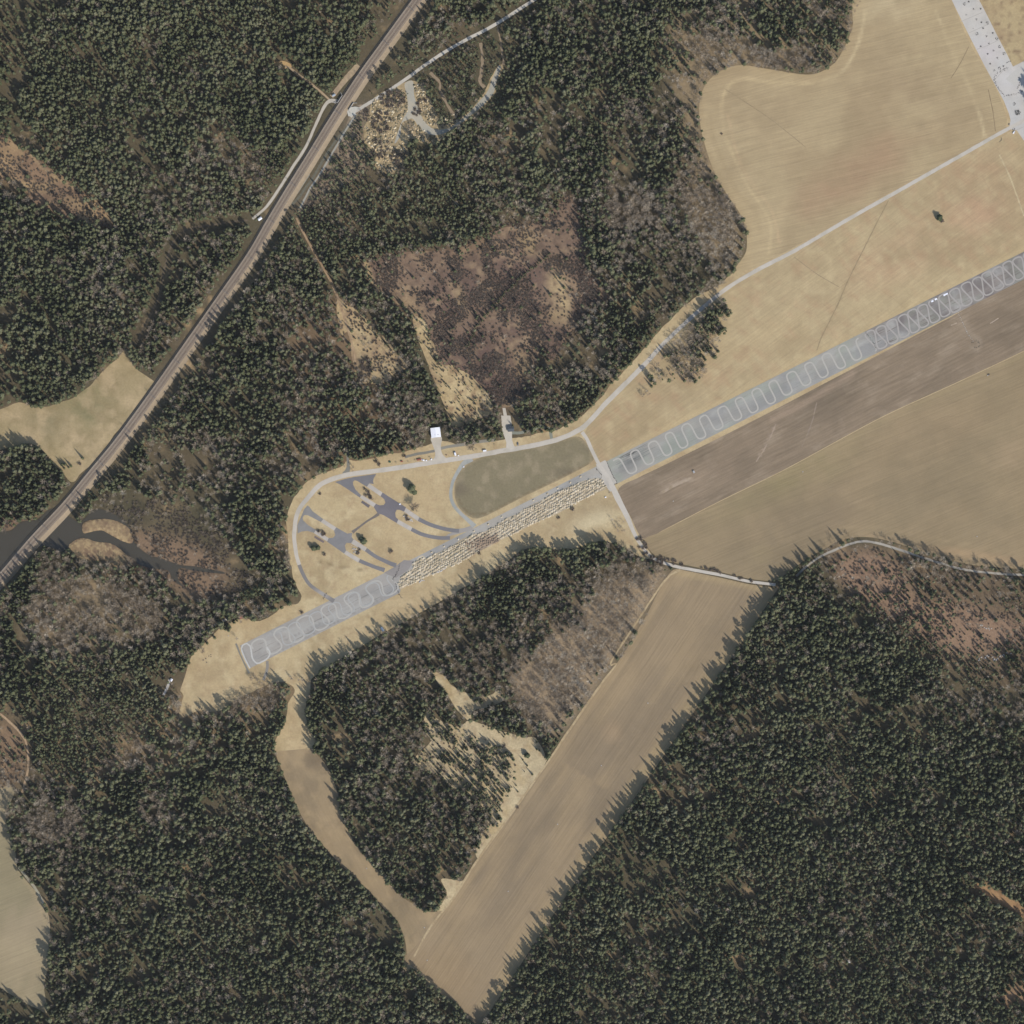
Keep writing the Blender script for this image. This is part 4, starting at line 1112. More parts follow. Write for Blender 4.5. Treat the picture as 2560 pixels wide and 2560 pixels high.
# offsets are to the left (north west) positive; the lit side faces south east
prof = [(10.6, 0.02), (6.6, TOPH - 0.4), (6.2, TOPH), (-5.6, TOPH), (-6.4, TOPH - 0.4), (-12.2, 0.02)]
cols = [tone(118, 108, 92), tone(130, 120, 106), tone(156, 143, 126), tone(148, 134, 116), tone(160, 143, 119), tone(152, 137, 114)]  # western slope toned darker than the eastern: its shade is painted into the colour
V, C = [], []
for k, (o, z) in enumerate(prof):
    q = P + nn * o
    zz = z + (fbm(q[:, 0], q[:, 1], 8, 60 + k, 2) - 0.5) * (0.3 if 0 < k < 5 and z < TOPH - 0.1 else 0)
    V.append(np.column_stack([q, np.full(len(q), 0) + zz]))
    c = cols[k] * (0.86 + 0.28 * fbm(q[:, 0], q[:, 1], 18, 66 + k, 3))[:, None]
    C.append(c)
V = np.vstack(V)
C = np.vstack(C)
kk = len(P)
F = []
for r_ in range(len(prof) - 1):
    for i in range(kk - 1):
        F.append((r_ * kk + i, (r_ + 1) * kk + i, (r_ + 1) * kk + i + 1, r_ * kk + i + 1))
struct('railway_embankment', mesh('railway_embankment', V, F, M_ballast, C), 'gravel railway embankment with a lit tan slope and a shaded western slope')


def sweep(P, off, z0, w, h, mb):
    nn = normals2(P)
    k = len(P)
    base = len(mb.V)
    for o, z in ((off + w / 2, z0), (off + w / 2, z0 + h), (off - w / 2, z0 + h), (off - w / 2, z0)):
        q = P + nn * o
        mb.V += [(float(x), float(y), z) for x, y in q]
    for r_ in range(4):
        s_ = (r_ + 1) % 4
        for i in range(k - 1):
            mb.F.append((base + r_ * k + i, base + r_ * k + i + 1, base + s_ * k + i + 1, base + s_ * k + i))


dense = catmull(WW(RAIL), 2.5)
arc = np.concatenate([[0], np.cumsum(np.linalg.norm(np.diff(dense, axis=0), axis=1))])


def at_arc(s):
    return np.array([np.interp(s, arc, dense[:, 0]), np.interp(s, arc, dense[:, 1])])


M_sleep = plain('oiled_sleepers', (0.200, 0.155, 0.120), 0.9, 0.25, 0.5)
for off, lb in ((2.3, 'north western railway track with rusty brown bed'), (-2.3, 'south eastern railway track with rusty brown bed')):
    root = bpy.data.objects.new('railway_track', None)
    link(root)
    tag(root, lb, 'railway track', 'parallel railway tracks')
    mb = MB()
    s = 4.0
    while s < arc[-1] - 4:
        p, p2 = at_arc(s), at_arc(s + 1.5)
        d = p2 - p
        ang = math.atan2(d[1], d[0])
        nx, ny = -math.sin(ang), math.cos(ang)
        mb.box(p[0] + nx * off, p[1] + ny * off, TOPH + 0.02, 0.42, 2.5, 0.16, ang)
        s += 0.75
    mb.build('sleepers', M_sleep, root)
    for g in (-0.72, 0.72):
        mr = MB()
        sweep(dense, off + g, TOPH + 0.2, 0.22, 0.18, mr)
        mr.build('rail', M_rail, root)

# overhead line portals
PORTAL = None
s = 24.0
pi_ = 0
while s < arc[-1] - 10:
    p, p2 = at_arc(s), at_arc(s + 2)
    d = p2 - p
    ang = math.atan2(d[1], d[0]) + math.pi / 2
    if PORTAL is None:
        root = bpy.data.objects.new('overhead_line_portal', None)
        link(root)
        for sx in (-1, 1):
            mb = MB()
            mb.box(sx * 5.0, 0, TOPH - 0.3, 0.34, 0.34, 7.4)
            mb.box(sx * 5.0, 0, TOPH - 0.3, 0.8, 0.8, 0.5)
            mb.build('mast', M_steel, root)
        mb = MB()
        mb.box(0, 0.16, TOPH + 6.9, 10.4, 0.12, 0.12)
        mb.box(0, -0.16, TOPH + 6.9, 10.4, 0.12, 0.12)
        mb.box(0, 0.0, TOPH + 7.3, 10.4, 0.12, 0.12)
        for q in range(-10, 11):
            mb.tube((q * 0.5, 0.16, TOPH + 6.95), (q * 0.5 + 0.25, 0, TOPH + 7.36), 0.03, None, 4)
        mb.build('beam', M_steel, root)
        for sx in (-2.3, 2.3):
            mb = MB()
            mb.box(sx, 0, TOPH + 5.3, 0.1, 0.1, 1.6)
            mb.tube((sx, 0, TOPH + 5.4), (sx + 1.1, 0, TOPH + 5.2), 0.04, None, 5)
            mb.build('hanger', M_steel, root)
        PORTAL = root
        r = root
    else:
        r = PORTAL.copy()
        link(r)
        for c in PORTAL.children:
            cc = c.copy()
            link(cc)
            cc.parent = r
    r.location = (p[0], p[1], 0)
    r.rotation_euler[2] = ang
    tag(r, 'grey steel overhead line portal spanning both railway tracks', 'catenary portal', 'overhead line portals along the railway')
    s += 62.0
    pi_ += 1

# underpass portals under the embankment
hx, hy = wp((862, 256))
root = bpy.data.objects.new('railway_underpass', None)
link(root)
root.location = (hx, hy, 0)
root.rotation_euler[2] = math.radians(57)
tag(root, 'concrete railway underpass where the gravel lanes meet the embankment', 'underpass')
for side, nm in ((1, 'north'), (-1, 'south')):
    mb = MB()
    yy = 8.6 if side > 0 else -11.0
    mb.box(-4.2, yy, 0, 4.4, 0.7, TOPH + 0.4)
    mb.box(4.2, yy, 0, 4.4, 0.7, TOPH + 0.4)
    mb.box(0, yy, 2.3, 4.1, 0.72, TOPH - 1.9)
    mb.build('portal_wall', M_slab, root)
    for sx in (-1, 1):
        mb = MB()
        mb.box(sx * 7.6, yy + side * 2.2, 0, 0.5, 5.2, 1.8, -sx * side * 0.5)
        mb.build('wing_wall', M_slab, root)
    mb = MB()
    mb.box(0, yy + side * 0.40, 0.02, 4.0, 0.06, 2.25)  # solid near-black panel, painted shade for the inside of the passage
    mb.build('opening_shade_panel', M_glass, root)
    mb = MB()
    for sx in range(-6, 7, 2):
        mb.tube((sx, yy, TOPH + 0.4), (sx, yy, TOPH + 1.4), 0.05)
    mb.tube((-6, yy, TOPH + 1.4), (6, yy, TOPH + 1.4), 0.06)
    mb.build('railing', M_steel, root)
sheet('hardstand', T('S', (560, 490), (585, 440), (700, 428), (760, 440), (700, 520), (700, 560), (640, 585), (585, 585)), 0.9, tone(196, 192, 178), M_concrete, 2.5, smooth=False, label='pale concrete ramp pad on the east side of the underpass')

# ------------------------------------------------------------------ trees
def jit(v, a):
    return v * (1 + random.uniform(-a, a))


def spruce_mesh(h, r, seed):
    random.seed(seed)
    mb = MB()
    n = 8
    z0 = h * 0.10
    for t in range(n):
        f = t / (n - 1)
        zr = z0 + (h - z0) * f * 0.90
        rr = r * (1 - f) ** 0.8 + 0.25
        zt = min(h, zr + (h - z0) * 0.17 + 0.3)
        m = 14 if f < 0.6 else 9
        ph = random.random() * 6
        V = [(random.uniform(-.1, .1), random.uniform(-.1, .1), zt)]
        for k in range(m):
            a = ph + 2 * math.pi * k / m
            q = rr * (random.uniform(0.85, 1.15) if k % 2 == 0 else random.uniform(0.45, 0.68))
            V.append((q * math.cos(a), q * math.sin(a), zr - 0.25 * (k % 2 == 0) * rr + random.uniform(-.3, .3)))
        mb.add(V, [(0, 1 + k, 1 + (k + 1) % m) for k in range(m)])
    return mb


def puff(mb, c, r, seed, flat=0.8):
    rnd = random.Random(seed)
    t = (1 + 5 ** 0.5) / 2
    V = [(-1, t, 0), (1, t, 0), (-1, -t, 0), (1, -t, 0), (0, -1, t), (0, 1, t), (0, -1, -t), (0, 1, -t), (t, 0, -1), (t, 0, 1), (-t, 0, -1), (-t, 0, 1)]
    F = [(0, 11, 5), (0, 5, 1), (0, 1, 7), (0, 7, 10), (0, 10, 11), (1, 5, 9), (5, 11, 4), (11, 10, 2), (10, 7, 6), (7, 1, 8), (3, 9, 4), (3, 4, 2), (3, 2, 6), (3, 6, 8), (3, 8, 9), (4, 9, 5), (2, 4, 11), (6, 2, 10), (8, 6, 7), (9, 8, 1)]
    a = rnd.random() * 6
    out = []
    for x, y, z in V:
        k = r / 1.9 * rnd.uniform(0.62, 1.3)
        out.append((c[0] + (x * math.cos(a) - y * math.sin(a)) * k, c[1] + (x * math.sin(a) + y * math.cos(a)) * k, c[2] + z * k * flat))
    mb.add(out, F)


def tuft(mb, c, r, n, rnd):
    """needle sprays: small leaf sized faces round a point"""
    for _ in range(n):
        a, b = rnd.uniform(0, 6.28), rnd.uniform(-0.6, 1.2)
        d = Vector((math.cos(a) * math.cos(b), math.sin(a) * math.cos(b), math.sin(b)))
        p = Vector(c) + d * r * rnd.uniform(0.6, 1.25)
        u = d.orthogonal().normalized() * rnd.uniform(0.25, 0.5)
        v = (d.cross(u).normalized() + d * 0.5) * rnd.uniform(0.3, 0.6)
        mb.add([p - u, p + u, p + v], [(0, 1, 2)])


def pine_mesh(h, r, seed, np_=13, lo=0.52):
    rnd = random.Random(seed)
    mb = MB()
    for k in range(np_):
        f = (k + 0.5) / np_
        z = h * (lo + (0.98 - lo) * f)
        rr = r * math.sin(math.pi * min(1, 0.25 + 0.72 * f)) * 0.68
        a = k * 2.4 + rnd.uniform(-.5, .5)
        c = (rr * math.cos(a) * rnd.uniform(.5, 1.1), rr * math.sin(a) * rnd.uniform(.5, 1.1), z)
        q = r * rnd.uniform(0.30, 0.46)
        puff(mb, c, q, seed * 100 + k, 0.7)
        tuft(mb, c, q, 7, rnd)
    return mb


def bare_mesh(h, r, seed, limbs=12, tw=11, thick=1.0):
    rnd = random.Random(seed)
    mb = MB()

    def spike(a, b, r0):
        a, b = Vector(a), Vector(b)
        d = b - a
        u = d.orthogonal().normalized() * r0
        v = d.normalized().cross(u)
        mb.add([a + u, a - u * 0.5 + v * 0.87, a - u * 0.5 - v * 0.87, b], [(0, 1, 3), (1, 2, 3), (2, 0, 3)])
    for k in range(limbs):
        f = k / limbs
        z = h * (0.28 + 0.55 * f)
        a = k * 2.4 + rnd.uniform(-.4, .4)
        ln = r * (1.1 - 0.6 * f) * rnd.uniform(.8, 1.15)
        s = Vector((0, 0, z))
        e = Vector((ln * math.cos(a), ln * math.sin(a), min(h, z + ln * rnd.uniform(0.7, 1.3))))
        spike(s, e, 0.14 * thick)
        for _ in range(tw):
            q = rnd.uniform(0.3, 1.0)
            p = s + (e - s) * q
            b_ = a + rnd.uniform(-1.5, 1.5)
            l2 = rnd.uniform(0.7, 1.7)
            spike(p, p + Vector((math.cos(b_) * l2, math.sin(b_) * l2, rnd.uniform(0.1, 1.3))), 0.085 * thick)
    return mb


def bush_mesh(r, seed):
    rnd = random.Random(seed)
    mb = MB()
    for _ in range(46):
        a = rnd.uniform(0, 6.28)
        l, z = r * rnd.uniform(0.4, 1.1), r * rnd.uniform(0.4, 1.1)
        s = Vector((rnd.uniform(-.3, .3) * r, rnd.uniform(-.3, .3) * r, 0.05))
        e = Vector((l * math.cos(a), l * math.sin(a), z))
        d = e - s
        u = d.orthogonal().normalized() * 0.10
        v = d.normalized().cross(u)
        mb.add([s + u, s - u * .5 + v * .87, s - u * .5 - v * .87, e], [(0, 1, 3), (1, 2, 3), (2, 0, 3)])
        tuft(mb, e, 0.3, 2, rnd)
    return mb


def trunk_mb(h, r):
    mb = MB()
    mb.tube((0, 0, -0.2), (0, 0, h), r, r * 0.25, 6)
    return mb


KINDS = {}


def add_kind(name, variants, leaf, bark):
    """variants: (crown MB, trunk MB)"""
    KINDS[name] = dict(crown=[mesh('crown', c.V, c.F, leaf) for c, t in variants], trunk=[mesh('trunk', t.V, t.F, bark) for c, t in variants], proto=bpy.data.collections.new(name + '_models'))
    for i, (c, t) in enumerate(variants):
        me = mesh('%s_model' % name, c.V + t.V, c.F + [tuple(j + len(c.V) for j in f) for f in t.F])
        me.materials.append(leaf)
        me.materials.append(bark)
        me.polygons.foreach_set('material_index', [0] * len(c.F) + [1] * len(t.F))
        o = bpy.data.objects.new('%s_model_%d' % (name, i), me)
        KINDS[name]['proto'].objects.link(o)


add_kind('spruce', [(spruce_mesh(jit(17, .08), jit(2.5, .08), 20 + i), trunk_mb(14, 0.2)) for i in range(5)], M_spruce, M_bark)
add_kind('pine', [(pine_mesh(jit(15, .08), jit(2.5, .08), 40 + i), trunk_mb(13, 0.19)) for i in range(5)], M_pine, M_bark)
add_kind('young', [(pine_mesh(jit(6.5, .1), jit(1.75, .08), 60 + i, 9), trunk_mb(5.5, 0.1)) for i in range(3)], M_young, M_bark)
add_kind('bare', [(bare_mesh(jit(14, .08), jit(2.7, .08), 80 + i), trunk_mb(12.5, 0.17)) for i in range(5)], M_twig, M_stem)
add_kind('scrub', [(bush_mesh(jit(1.5, .1), 90 + i), trunk_mb(1.0, 0.08)) for i in range(3)], M_scrub, M_stem)

add_kind('broad', [(pine_mesh(8.5, 4.3, 200 + i, 30, 0.14), trunk_mb(6, 0.3)) for i in range(3)], M_spruce, M_bark)
add_kind('broad_bare', [(bare_mesh(8.5, 4.4, 210 + i, 20, 26, 1.2), trunk_mb(6.5, 0.25)) for i in range(3)], M_twig, M_stem)

# stand rasters
dens = np.full(GX.shape, 0.93)
bare = np.full(GX.shape, 0.13)
pine = np.full(GX.shape, 0.55)
size = np.full(GX.shape, 1.0)
young = np.zeros(GX.shape)
scrub = np.zeros(GX.shape)


def zone(pts, r=12, t='F', **kw):
    m = blur(raster(T(t, *pts) if t else pts), r)
    for k, v in kw.items():
        A = globals()[k]
        A[:] = A * (1 - m) + v * m


# overview coordinates
zone([(-40, -40), (640, -40), (780, 100), (600, 330), (480, 420), (300, 430), (200, 400), (-40, 240)], pine=0.85, bare=0.03, dens=0.98, size=0.93)
zone([(300, 300), (470, 250), (500, 400), (400, 430), (250, 400)], bare=0.25)
zone([(-40, 420), (200, 420), (480, 430), (330, 640), (200, 740), (-40, 740)], pine=0.55, bare=0.10, dens=0.95)
zone([(300, 440), (470, 430), (400, 560), (320, 600), (300, 500)], pine=0.4, dens=1.0)
zone([(340, 520), (500, 520), (600, 560), (640, 640), (600, 800), (560, 900), (440, 880), (260, 880), (250, 800), (420, 600)], pine=0.45, bare=0.18, dens=0.9)
zone([(500, 620), (620, 600), (600, 740), (560, 880), (520, 760)], bare=0.32, dens=0.72)
zone([(250, 880), (440, 870), (530, 960), (400, 1000), (300, 940)], bare=0.30, dens=0.85)
zone([(740, 60), (900, 60), (1260, 30), (1280, 250), (1380, 480), (1200, 420), (1060, 380), (900, 450), (560, 450), (640, 330), (800, 330)], pine=0.75, dens=0.97)
zone([(560, 370), (800, 300), (900, 440), (720, 470), (560, 470)], pine=0.85, size=0.78, bare=0.08, dens=1.0)
zone([(1130, 320), (1240, 320), (1260, 430), (1160, 440)], bare=0.55, dens=0.85)
zone([(1180, 480), (1380, 470), (1350, 540), (1240, 620), (1180, 600)], bare=0.35, dens=0.75)
zone([(1260, 20), (1330, 60), (1560, 40), (1620, -20), (1580, 90), (1520, 140), (1380, 130), (1330, 180), (1330, 280), (1400, 420), (1380, 520), (1300, 440), (1250, 250), (1270, 120)], bare=0.62, dens=0.68, pine=0.4)
zone([(1240, -40), (1600, -40), (1580, 40), (1400, 60), (1260, 40)], bare=0.32, dens=0.88)
zone([(1030, 620), (1150, 500), (1260, 600), (1180, 740), (1090, 800), (1030, 800), (1000, 740)], bare=0.30, dens=0.9, pine=0.4)
zone([(620, 740), (800, 760), (830, 860), (640, 900), (560, 880), (560, 800)], bare=0.25, dens=0.88)
zone([(840, 1090), (1000, 1060), (1250, 1110), (1090, 1330), (940, 1290), (600, 1250), (700, 1200)], bare=0.28, dens=0.92, pine=0.25)
zone([(1110, 1090), (1210, 1060), (1250, 1110), (1090, 1330), (1030, 1390), (960, 1290), (1000, 1230), (1100, 1180)], bare=0.90, dens=0.62)
zone([(590, 1260), (880, 1300), (820, 1400), (870, 1500), (900, 1600), (820, 1700), (720, 1600), (600, 1400)], pine=0.45, dens=0.86, bare=0.12)
zone([(700, 1480), (870, 1440), (900, 1600), (830, 1700), (740, 1600)], dens=0.72, bare=0.2)
zone([(40, 1110), (140, 1085), (260, 1110), (330, 1150), (300, 1210), (200, 1250), (140, 1290), (60, 1270), (20, 1200)], 26, bare=0.72, dens=0.64)
zone([(-20, 1380), (60, 1440), (240, 1420), (330, 1330), (400, 1400), (240, 1560), (120, 1640), (-20, 1500)], 26, bare=0.40, dens=0.78)
zone([(60, 1480), (200, 1440), (330, 1330), (440, 1370), (330, 1490), (180, 1550)], 14, bare=0.6, dens=0.6)
zone([(-20, 1150), (40, 1130), (60, 1260), (-20, 1320)], 16, bare=0.4)
zone([(350, 950), (470, 1040), (440, 1120), (520, 1060), (560, 1000), (440, 960)], 14, bare=0.4, dens=0.8)
zone([(520, 880), (620, 600), (560, 740), (620, 900)], 20, bare=0.5, dens=0.7)
zone([(1560, 1500), (1932, 1330), (1932, 1560), (1750, 1620)], 30, bare=0.30, dens=0.85)
zone([(-40, 1090), (60, 1060), (60, 1200), (-40, 1300)], pine=0.3, dens=0.95)
zone([(90, 1290), (300, 1220), (310, 1350), (180, 1440), (60, 1460), (60, 1360)], pine=0.7, size=0.75, bare=0.05, dens=1.0)
zone([(330, 1310), (540, 1290), (540, 1330), (400, 1400), (330, 1480), (180, 1530), (60, 1500), (200, 1450), (310, 1360)], bare=0.62, dens=0.55)
zone([(40, 1500), (300, 1430), (520, 1340), (540, 1500), (640, 1700), (760, 1810), (900, 1932), (80, 1950), (100, 1760)], pine=0.5, dens=0.97, bare=0.08)
zone([(60, 1500), (120, 1480), (160, 1560), (100, 1600), (40, 1580)], bare=0.6)
zone([(260, 1530), (330, 1520), (330, 1600), (270, 1600)], bare=0.5, dens=0.8)
zone([(420, 1490), (480, 1510), (470, 1560), (410, 1550)], pine=0.95, size=0.7)
zone([(1460, 1110), (1560, 1060), (1600, 1100), (1760, 1260), (1950, 1330), (1950, 1950), (900, 1950), (1000, 1800), (1200, 1500), (1350, 1250)], pine=0.55, dens=0.99, bare=0.05, size=1.0)
zone([(1300, 1500), (1950, 1400), (1950, 1950), (1000, 1950)], size=0.95, pine=0.62)
zone([(1300, 1300), (1420, 1160), (1480, 1120), (1440, 1250), (1260, 1560)], bare=0.22, size=1.12)
zone([(1560, 1030), (1640, 1030), (1720, 1060), (1800, 1080), (1950, 1090), (1950, 1290), (1830, 1310), (1780, 1250), (1700, 1190), (1620, 1130), (1570, 1090)], 12, bare=0.45, dens=0.62, pine=0.5, size=0.8)
zone([(1780, 1300), (1950, 1280), (1950, 1380), (1860, 1450), (1800, 1400)], bare=0.3, dens=0.85)
zone([(-40, 840), (60, 850), (130, 900), (100, 960), (-40, 980)], dens=0.93, pine=0.3)
zone([(-40, 975), (60, 975), (110, 990), (80, 1010), (-40, 1015)], 5, bare=0.6, dens=0.4, scrub=0.5)
zone([(190, 930), (350, 960), (470, 1070), (440, 1130), (330, 1100), (250, 1050), (200, 990)], 5, bare=0.9, dens=0.16, scrub=0.45, size=0.7)
zone(CLR_NW, 4, None, dens=0.02, scrub=0.4)
zone(HEATH, 7, None, dens=0.04, scrub=0.8, size=0.75)
zone(T('B', (1180, 1480), (1360, 1490), (1400, 1600), (1380, 1700), (1340, 1790), (1230, 1790), (1200, 1650)), 6, None, scrub=0.12)
zone(T('B', (1000, 1230), (1190, 1200), (1200, 1400), (1100, 1480), (1000, 1400)), 8, None, scrub=0.4)
zone(CLR_TRACK, 6, None, dens=0.12, scrub=0.3, size=0.7, bare=0.4)
zone(CLR_CONIF, 4, None, dens=0.10, size=0.45, pine=0.2, scrub=0.1)
zone(CLR_RED, 12, None, dens=0.30, size=0.72, scrub=0.3, bare=0.45)
zone(CLR_LOG2, 4, None, dens=0.1)
zone(CLR_I4, 4, None, dens=0.25, scrub=0.1)
zone([(-20, 1350), (50, 1370), (60, 1480), (20, 1500), (-20, 1500)], 6, bare=0.6, dens=0.35, scrub=0.3)
zone(T('C', (0, 1870), (270, 1600), (362, 1700), (285, 1932)) + T('G', (200, 320), (0, 330)) + T('E', (1790, 380)), 4, None, bare=0.58, dens=0.9, size=0.85)
zone(RAILSIDE, 5, None, dens=0.22, scrub=0.7, young=0.5, bare=0.4, size=0.7)
zone(CLR_I1, 9, None, scrub=0.12, dens=0.42, size=0.75, bare=0.15, pine=0.35)
zone(PLANT1, 3, None, young=1.0)
zone(T('B', (560, 230), (780, 180), (800, 240), (590, 330), (500, 400), (450, 380)), 4, None, young=0.5)
zone(T('A', (1640, 1130), (1932, 760), (1932, 1200), (1700, 1190)), 4, None, scrub=0.4, young=0.5, bare=0.3)
zone(T('B', (210, 620), (300, 830), (480, 900), (300, 1000), (0, 1080), (0, 960)), 5, None, scrub=0.35, young=0.5, bare=0.4, dens=0.7)
zone(T('B', (520, 350), (800, 150), (1000, 160), (1080, 260), (1000, 520), (900, 640), (640, 660), (560, 480)), 6, None, young=0.75, size=0.8, bare=0.1, dens=0.95)
zone(T('B', (190, 560), (480, 380), (700, 250), (1100, 20), (1180, 60), (800, 260), (480, 470), (200, 640)), 4, None, young=0.6, size=0.7)
zone(T('D', (1400, 1150), (1560, 1180), (1580, 1420), (1500, 1460), (1380, 1400)), 5, None, bare=0.55)

# candidates
SP = 3.8
k = int(1720 / SP)
ii, jj = np.meshgrid(np.arange(k), np.arange(k), indexing='ij')
tx = (-860 + (ii + 0.5 * (jj % 2)) * SP + RNG.uniform(-0.42, 0.42, ii.shape) * SP).ravel()
ty = (-860 + jj * SP + RNG.uniform(-0.42, 0.42, ii.shape) * SP).ravel()
ok = (abs(tx) < 845) & (abs(ty) < 845) & ~sample(open_r, tx, ty)
tx, ty = tx[ok], ty[ok]
u = RNG.random(len(tx))
sz = bilin(size, tx, ty) * (1.0 + 0.5 * (fbm(tx, ty, 55, 420, 3) - 0.45)) * (1.07 + 0.30 * RNG.standard_normal(len(tx)).clip(-2, 2.2))
gap = np.clip((fbm(tx, ty, 18, 400, 3) - 0.27) * 8, 0.35, 1)
big = np.clip((fbm(tx, ty, 60, 404, 3) - 0.24) * 7, 0.3, 1)
dd = bilin(dens, tx, ty)
keep = u < dd * gap * big * 0.92
sc_p = bilin(scrub, tx, ty) * np.clip((fbm(tx, ty, 24, 430, 3) - 0.36) * 6, 0.08, 1.2)
us = RNG.random(len(tx))
is_scrub = np.zeros(len(tx), bool)
yy_ = RNG.random(len(tx)) < bilin(young, tx, ty)
kb = RNG.random(len(tx))
bz = bilin(bare, tx, ty) * 1.2
bz = np.where(bz < 0.8, 1, 1) * np.where(bz < 0.8, bz * np.clip((fbm(tx, ty, 70, 410, 3) - 0.34) * 7.5, 0.1, 3.2), bz)
bz = np.where(bilin(bare, tx, ty) < 0.5, np.minimum(bz, 0.6), bz)
kp = RNG.random(len(tx)) < np.clip(bilin(pine, tx, ty) + (fbm(tx, ty, 50, 414, 2) - 0.5) * 0.8, 0, 1)
kind = np.where(kb < bz, 'bare', np.where(kp, 'pine', 'spruce')).astype(object)
kind[yy_] = 'young'
kind[is_scrub] = 'scrub'
sel = keep | is_scrub
tx, ty, sz, kind = tx[sel], ty[sel], sz[sel], kind[sel]
sz = np.where(kind == 'scrub', 0.7 + 0.6 * RNG.random(len(tx)), sz)
sz = np.clip(sz, 0.35, 1.6)

SP2 = 2.3
k2 = int(1700 / SP2)
i2, j2 = np.meshgrid(np.arange(k2), np.arange(k2), indexing='ij')
sx_ = (-850 + i2 * SP2 + RNG.uniform(-1.1, 1.1, i2.shape)).ravel()
sy_ = (-850 + j2 * SP2 + RNG.uniform(-1.1, 1.1, i2.shape)).ravel()
pr = bilin(scrub, sx_, sy_) * np.clip((fbm(sx_, sy_, 24, 430, 3) - 0.34) * 6, 0.10, 1.1)
ok = (RNG.random(len(sx_)) < pr) & ~sample(open_r, sx_, sy_) & (abs(sx_) < 800) & (abs(sy_) < 800)
n2 = int(ok.sum())
tx, ty = np.concatenate([tx, sx_[ok]]), np.concatenate([ty, sy_[ok]])
kind = np.concatenate([kind, np.array(['scrub'] * n2, object)])
sz = np.concatenate([sz, RNG.uniform(0.55, 1.05, n2)])

# small conifers scattered where the photograph shows them; hedge of conifers across the heath
extra = []
for a, b, nn_ in ((T('B', (1240, 1360), (1090, 1480), (950, 1620), (850, 1740), (790, 1860))[0:], None, 46),):
    PL = catmull(WW(a), 3)
    for i in range(0, len(PL), 1):
        for q in range(2):
            extra.append((PL[i][0] + random.uniform(-2.2, 2.2), PL[i][1] + random.uniform(-2.2, 2.2), 'spruce', random.uniform(.32, .58)))


def clusterz(t, cx, cy, rx, ry, n, kd, s, ang=0):
    (px, py), = T(t, (cx, cy))
    X, Y = wp((px, py))
    kf = TILES[t][2] * S
    for _ in range(n):
        a, q = random.uniform(0, 6.28), math.sqrt(random.random())
        u, v = math.cos(a) * q * rx * kf, math.sin(a) * q * ry * kf
        c, s_ = math.cos(math.radians(ang)), math.sin(math.radians(ang))
        extra.append((X + u * c - v * s_, Y + u * s_ + v * c, kd, s * random.uniform(.8, 1.2)))


for a in ((950, 510, 90, 70, 26, 'spruce', .9), (930, 480, 80, 50, 10, 'pine', .8), (840, 180, 55, 35, 12, 'spruce', .9), (690, 330, 70, 45, 16, 'spruce', .8), (640, 270, 60, 40, 10, 'spruce', .8), (720, 530, 60, 35, 14, 'spruce', .7, -40),
          (800, 570, 30, 20, 4, 'spruce', .7), (700, 640, 60, 25, 8, 'spruce', .6, -45), (965, 690, 45, 28, 8, 'spruce', .65), (830, 700, 60, 70, 20, 'spruce', .9, -40), (900, 760, 80, 50, 22, 'pine', .8), (640, 500, 60, 40, 10, 'spruce', .7),
          (930, 240, 40, 50, 14, 'spruce', .7, -45), (870, 270, 40, 40, 10, 'spruce', .7), (980, 300, 60, 40, 14, 'bare', .8), (1080, 370, 60, 30, 10, 'bare', .8), (980, 370, 25, 25, 4, 'spruce', .6), (1190, 430, 30, 50, 8, 'spruce', .7, -45), (800, 450, 60, 20, 9, 'spruce', .6),
          (770, 480, 40, 20, 4, 'spruce', .5), (930, 620, 15, 40, 4, 'bare', .6), (650, 400, 50, 40, 10, 'spruce', .6), (940, 840, 40, 20, 5, 'spruce', .7, -45), (870, 900, 40, 40, 10, 'bare', .8)):
    clusterz('I', *a)
for a in ((700, 350, 60, 80, 7, 'spruce', .35), (800, 430, 90, 60, 16, 'spruce', .35), (760, 500, 60, 50, 8, 'spruce', .35), (800, 620, 110, 26, 20, 'spruce', .75, 8), (850, 600, 70, 26, 14, 'bare', .8, 5), (900, 430, 40, 60, 14, 'bare', .7),
          (1110, 540, 70, 40, 24, 'bare', .75), (230, 260, 45, 55, 34, 'scrub', 1.3), (280, 250, 20, 30, 3, 'spruce', .6), (1260, 20, 1, 1, 1, 'spruce', .3), (250, 50, 60, 60, 8, 'spruce', .4), (380, 200, 40, 60, 10, 'bare', .6)):
    clusterz('E', *a)
for a in ((1050, 440, 110, 70, 15, 'spruce', .85), (1180, 330, 70, 60, 10, 'spruce', .7), (600, 640, 120, 70, 16, 'spruce', .8), (680, 800, 50, 50, 5, 'bare', .8), (380, 790, 60, 60, 8, 'bare', .7), (1400, 260, 60, 60, 7, 'bare', .8),
          (1500, 1280, 70, 60, 9, 'bare', .7), (1620, 1340, 30, 30, 3, 'bare', .6), (1290, 350, 30, 30, 2, 'bare', .7)):
    clusterz('Q', *a)
clusterz('C', 270, 1710, 70, 80, 46, 'bare', .85)
clusterz('C', 170, 1850, 100, 60, 44, 'bare', .8, 40)
clusterz('G', 140, 240, 90, 60, 50, 'bare', .8)
clusterz('G', 200, 150, 70, 60, 26, 'spruce', .85)
clusterz('G', 60, 210, 60, 60, 12, 'spruce', .8)
clusterz('B', 390, 530, 70, 45, 60, 'scrub', 1.3)
clusterz('B', 420, 510, 60, 40, 14, 'young', .7)
clusterz('B', 330, 650, 50, 60, 40, 'scrub', 1.2)
clusterz('B', 320, 790, 50, 60, 30, 'scrub', 1.2)
clusterz('B', 480, 690, 32, 40, 26, 'bare', .55)
clusterz('B', 420, 850, 50, 50, 34, 'scrub', 1.2)
clusterz('B', 540, 560, 20, 80, 26, 'scrub', 1.1, -30)
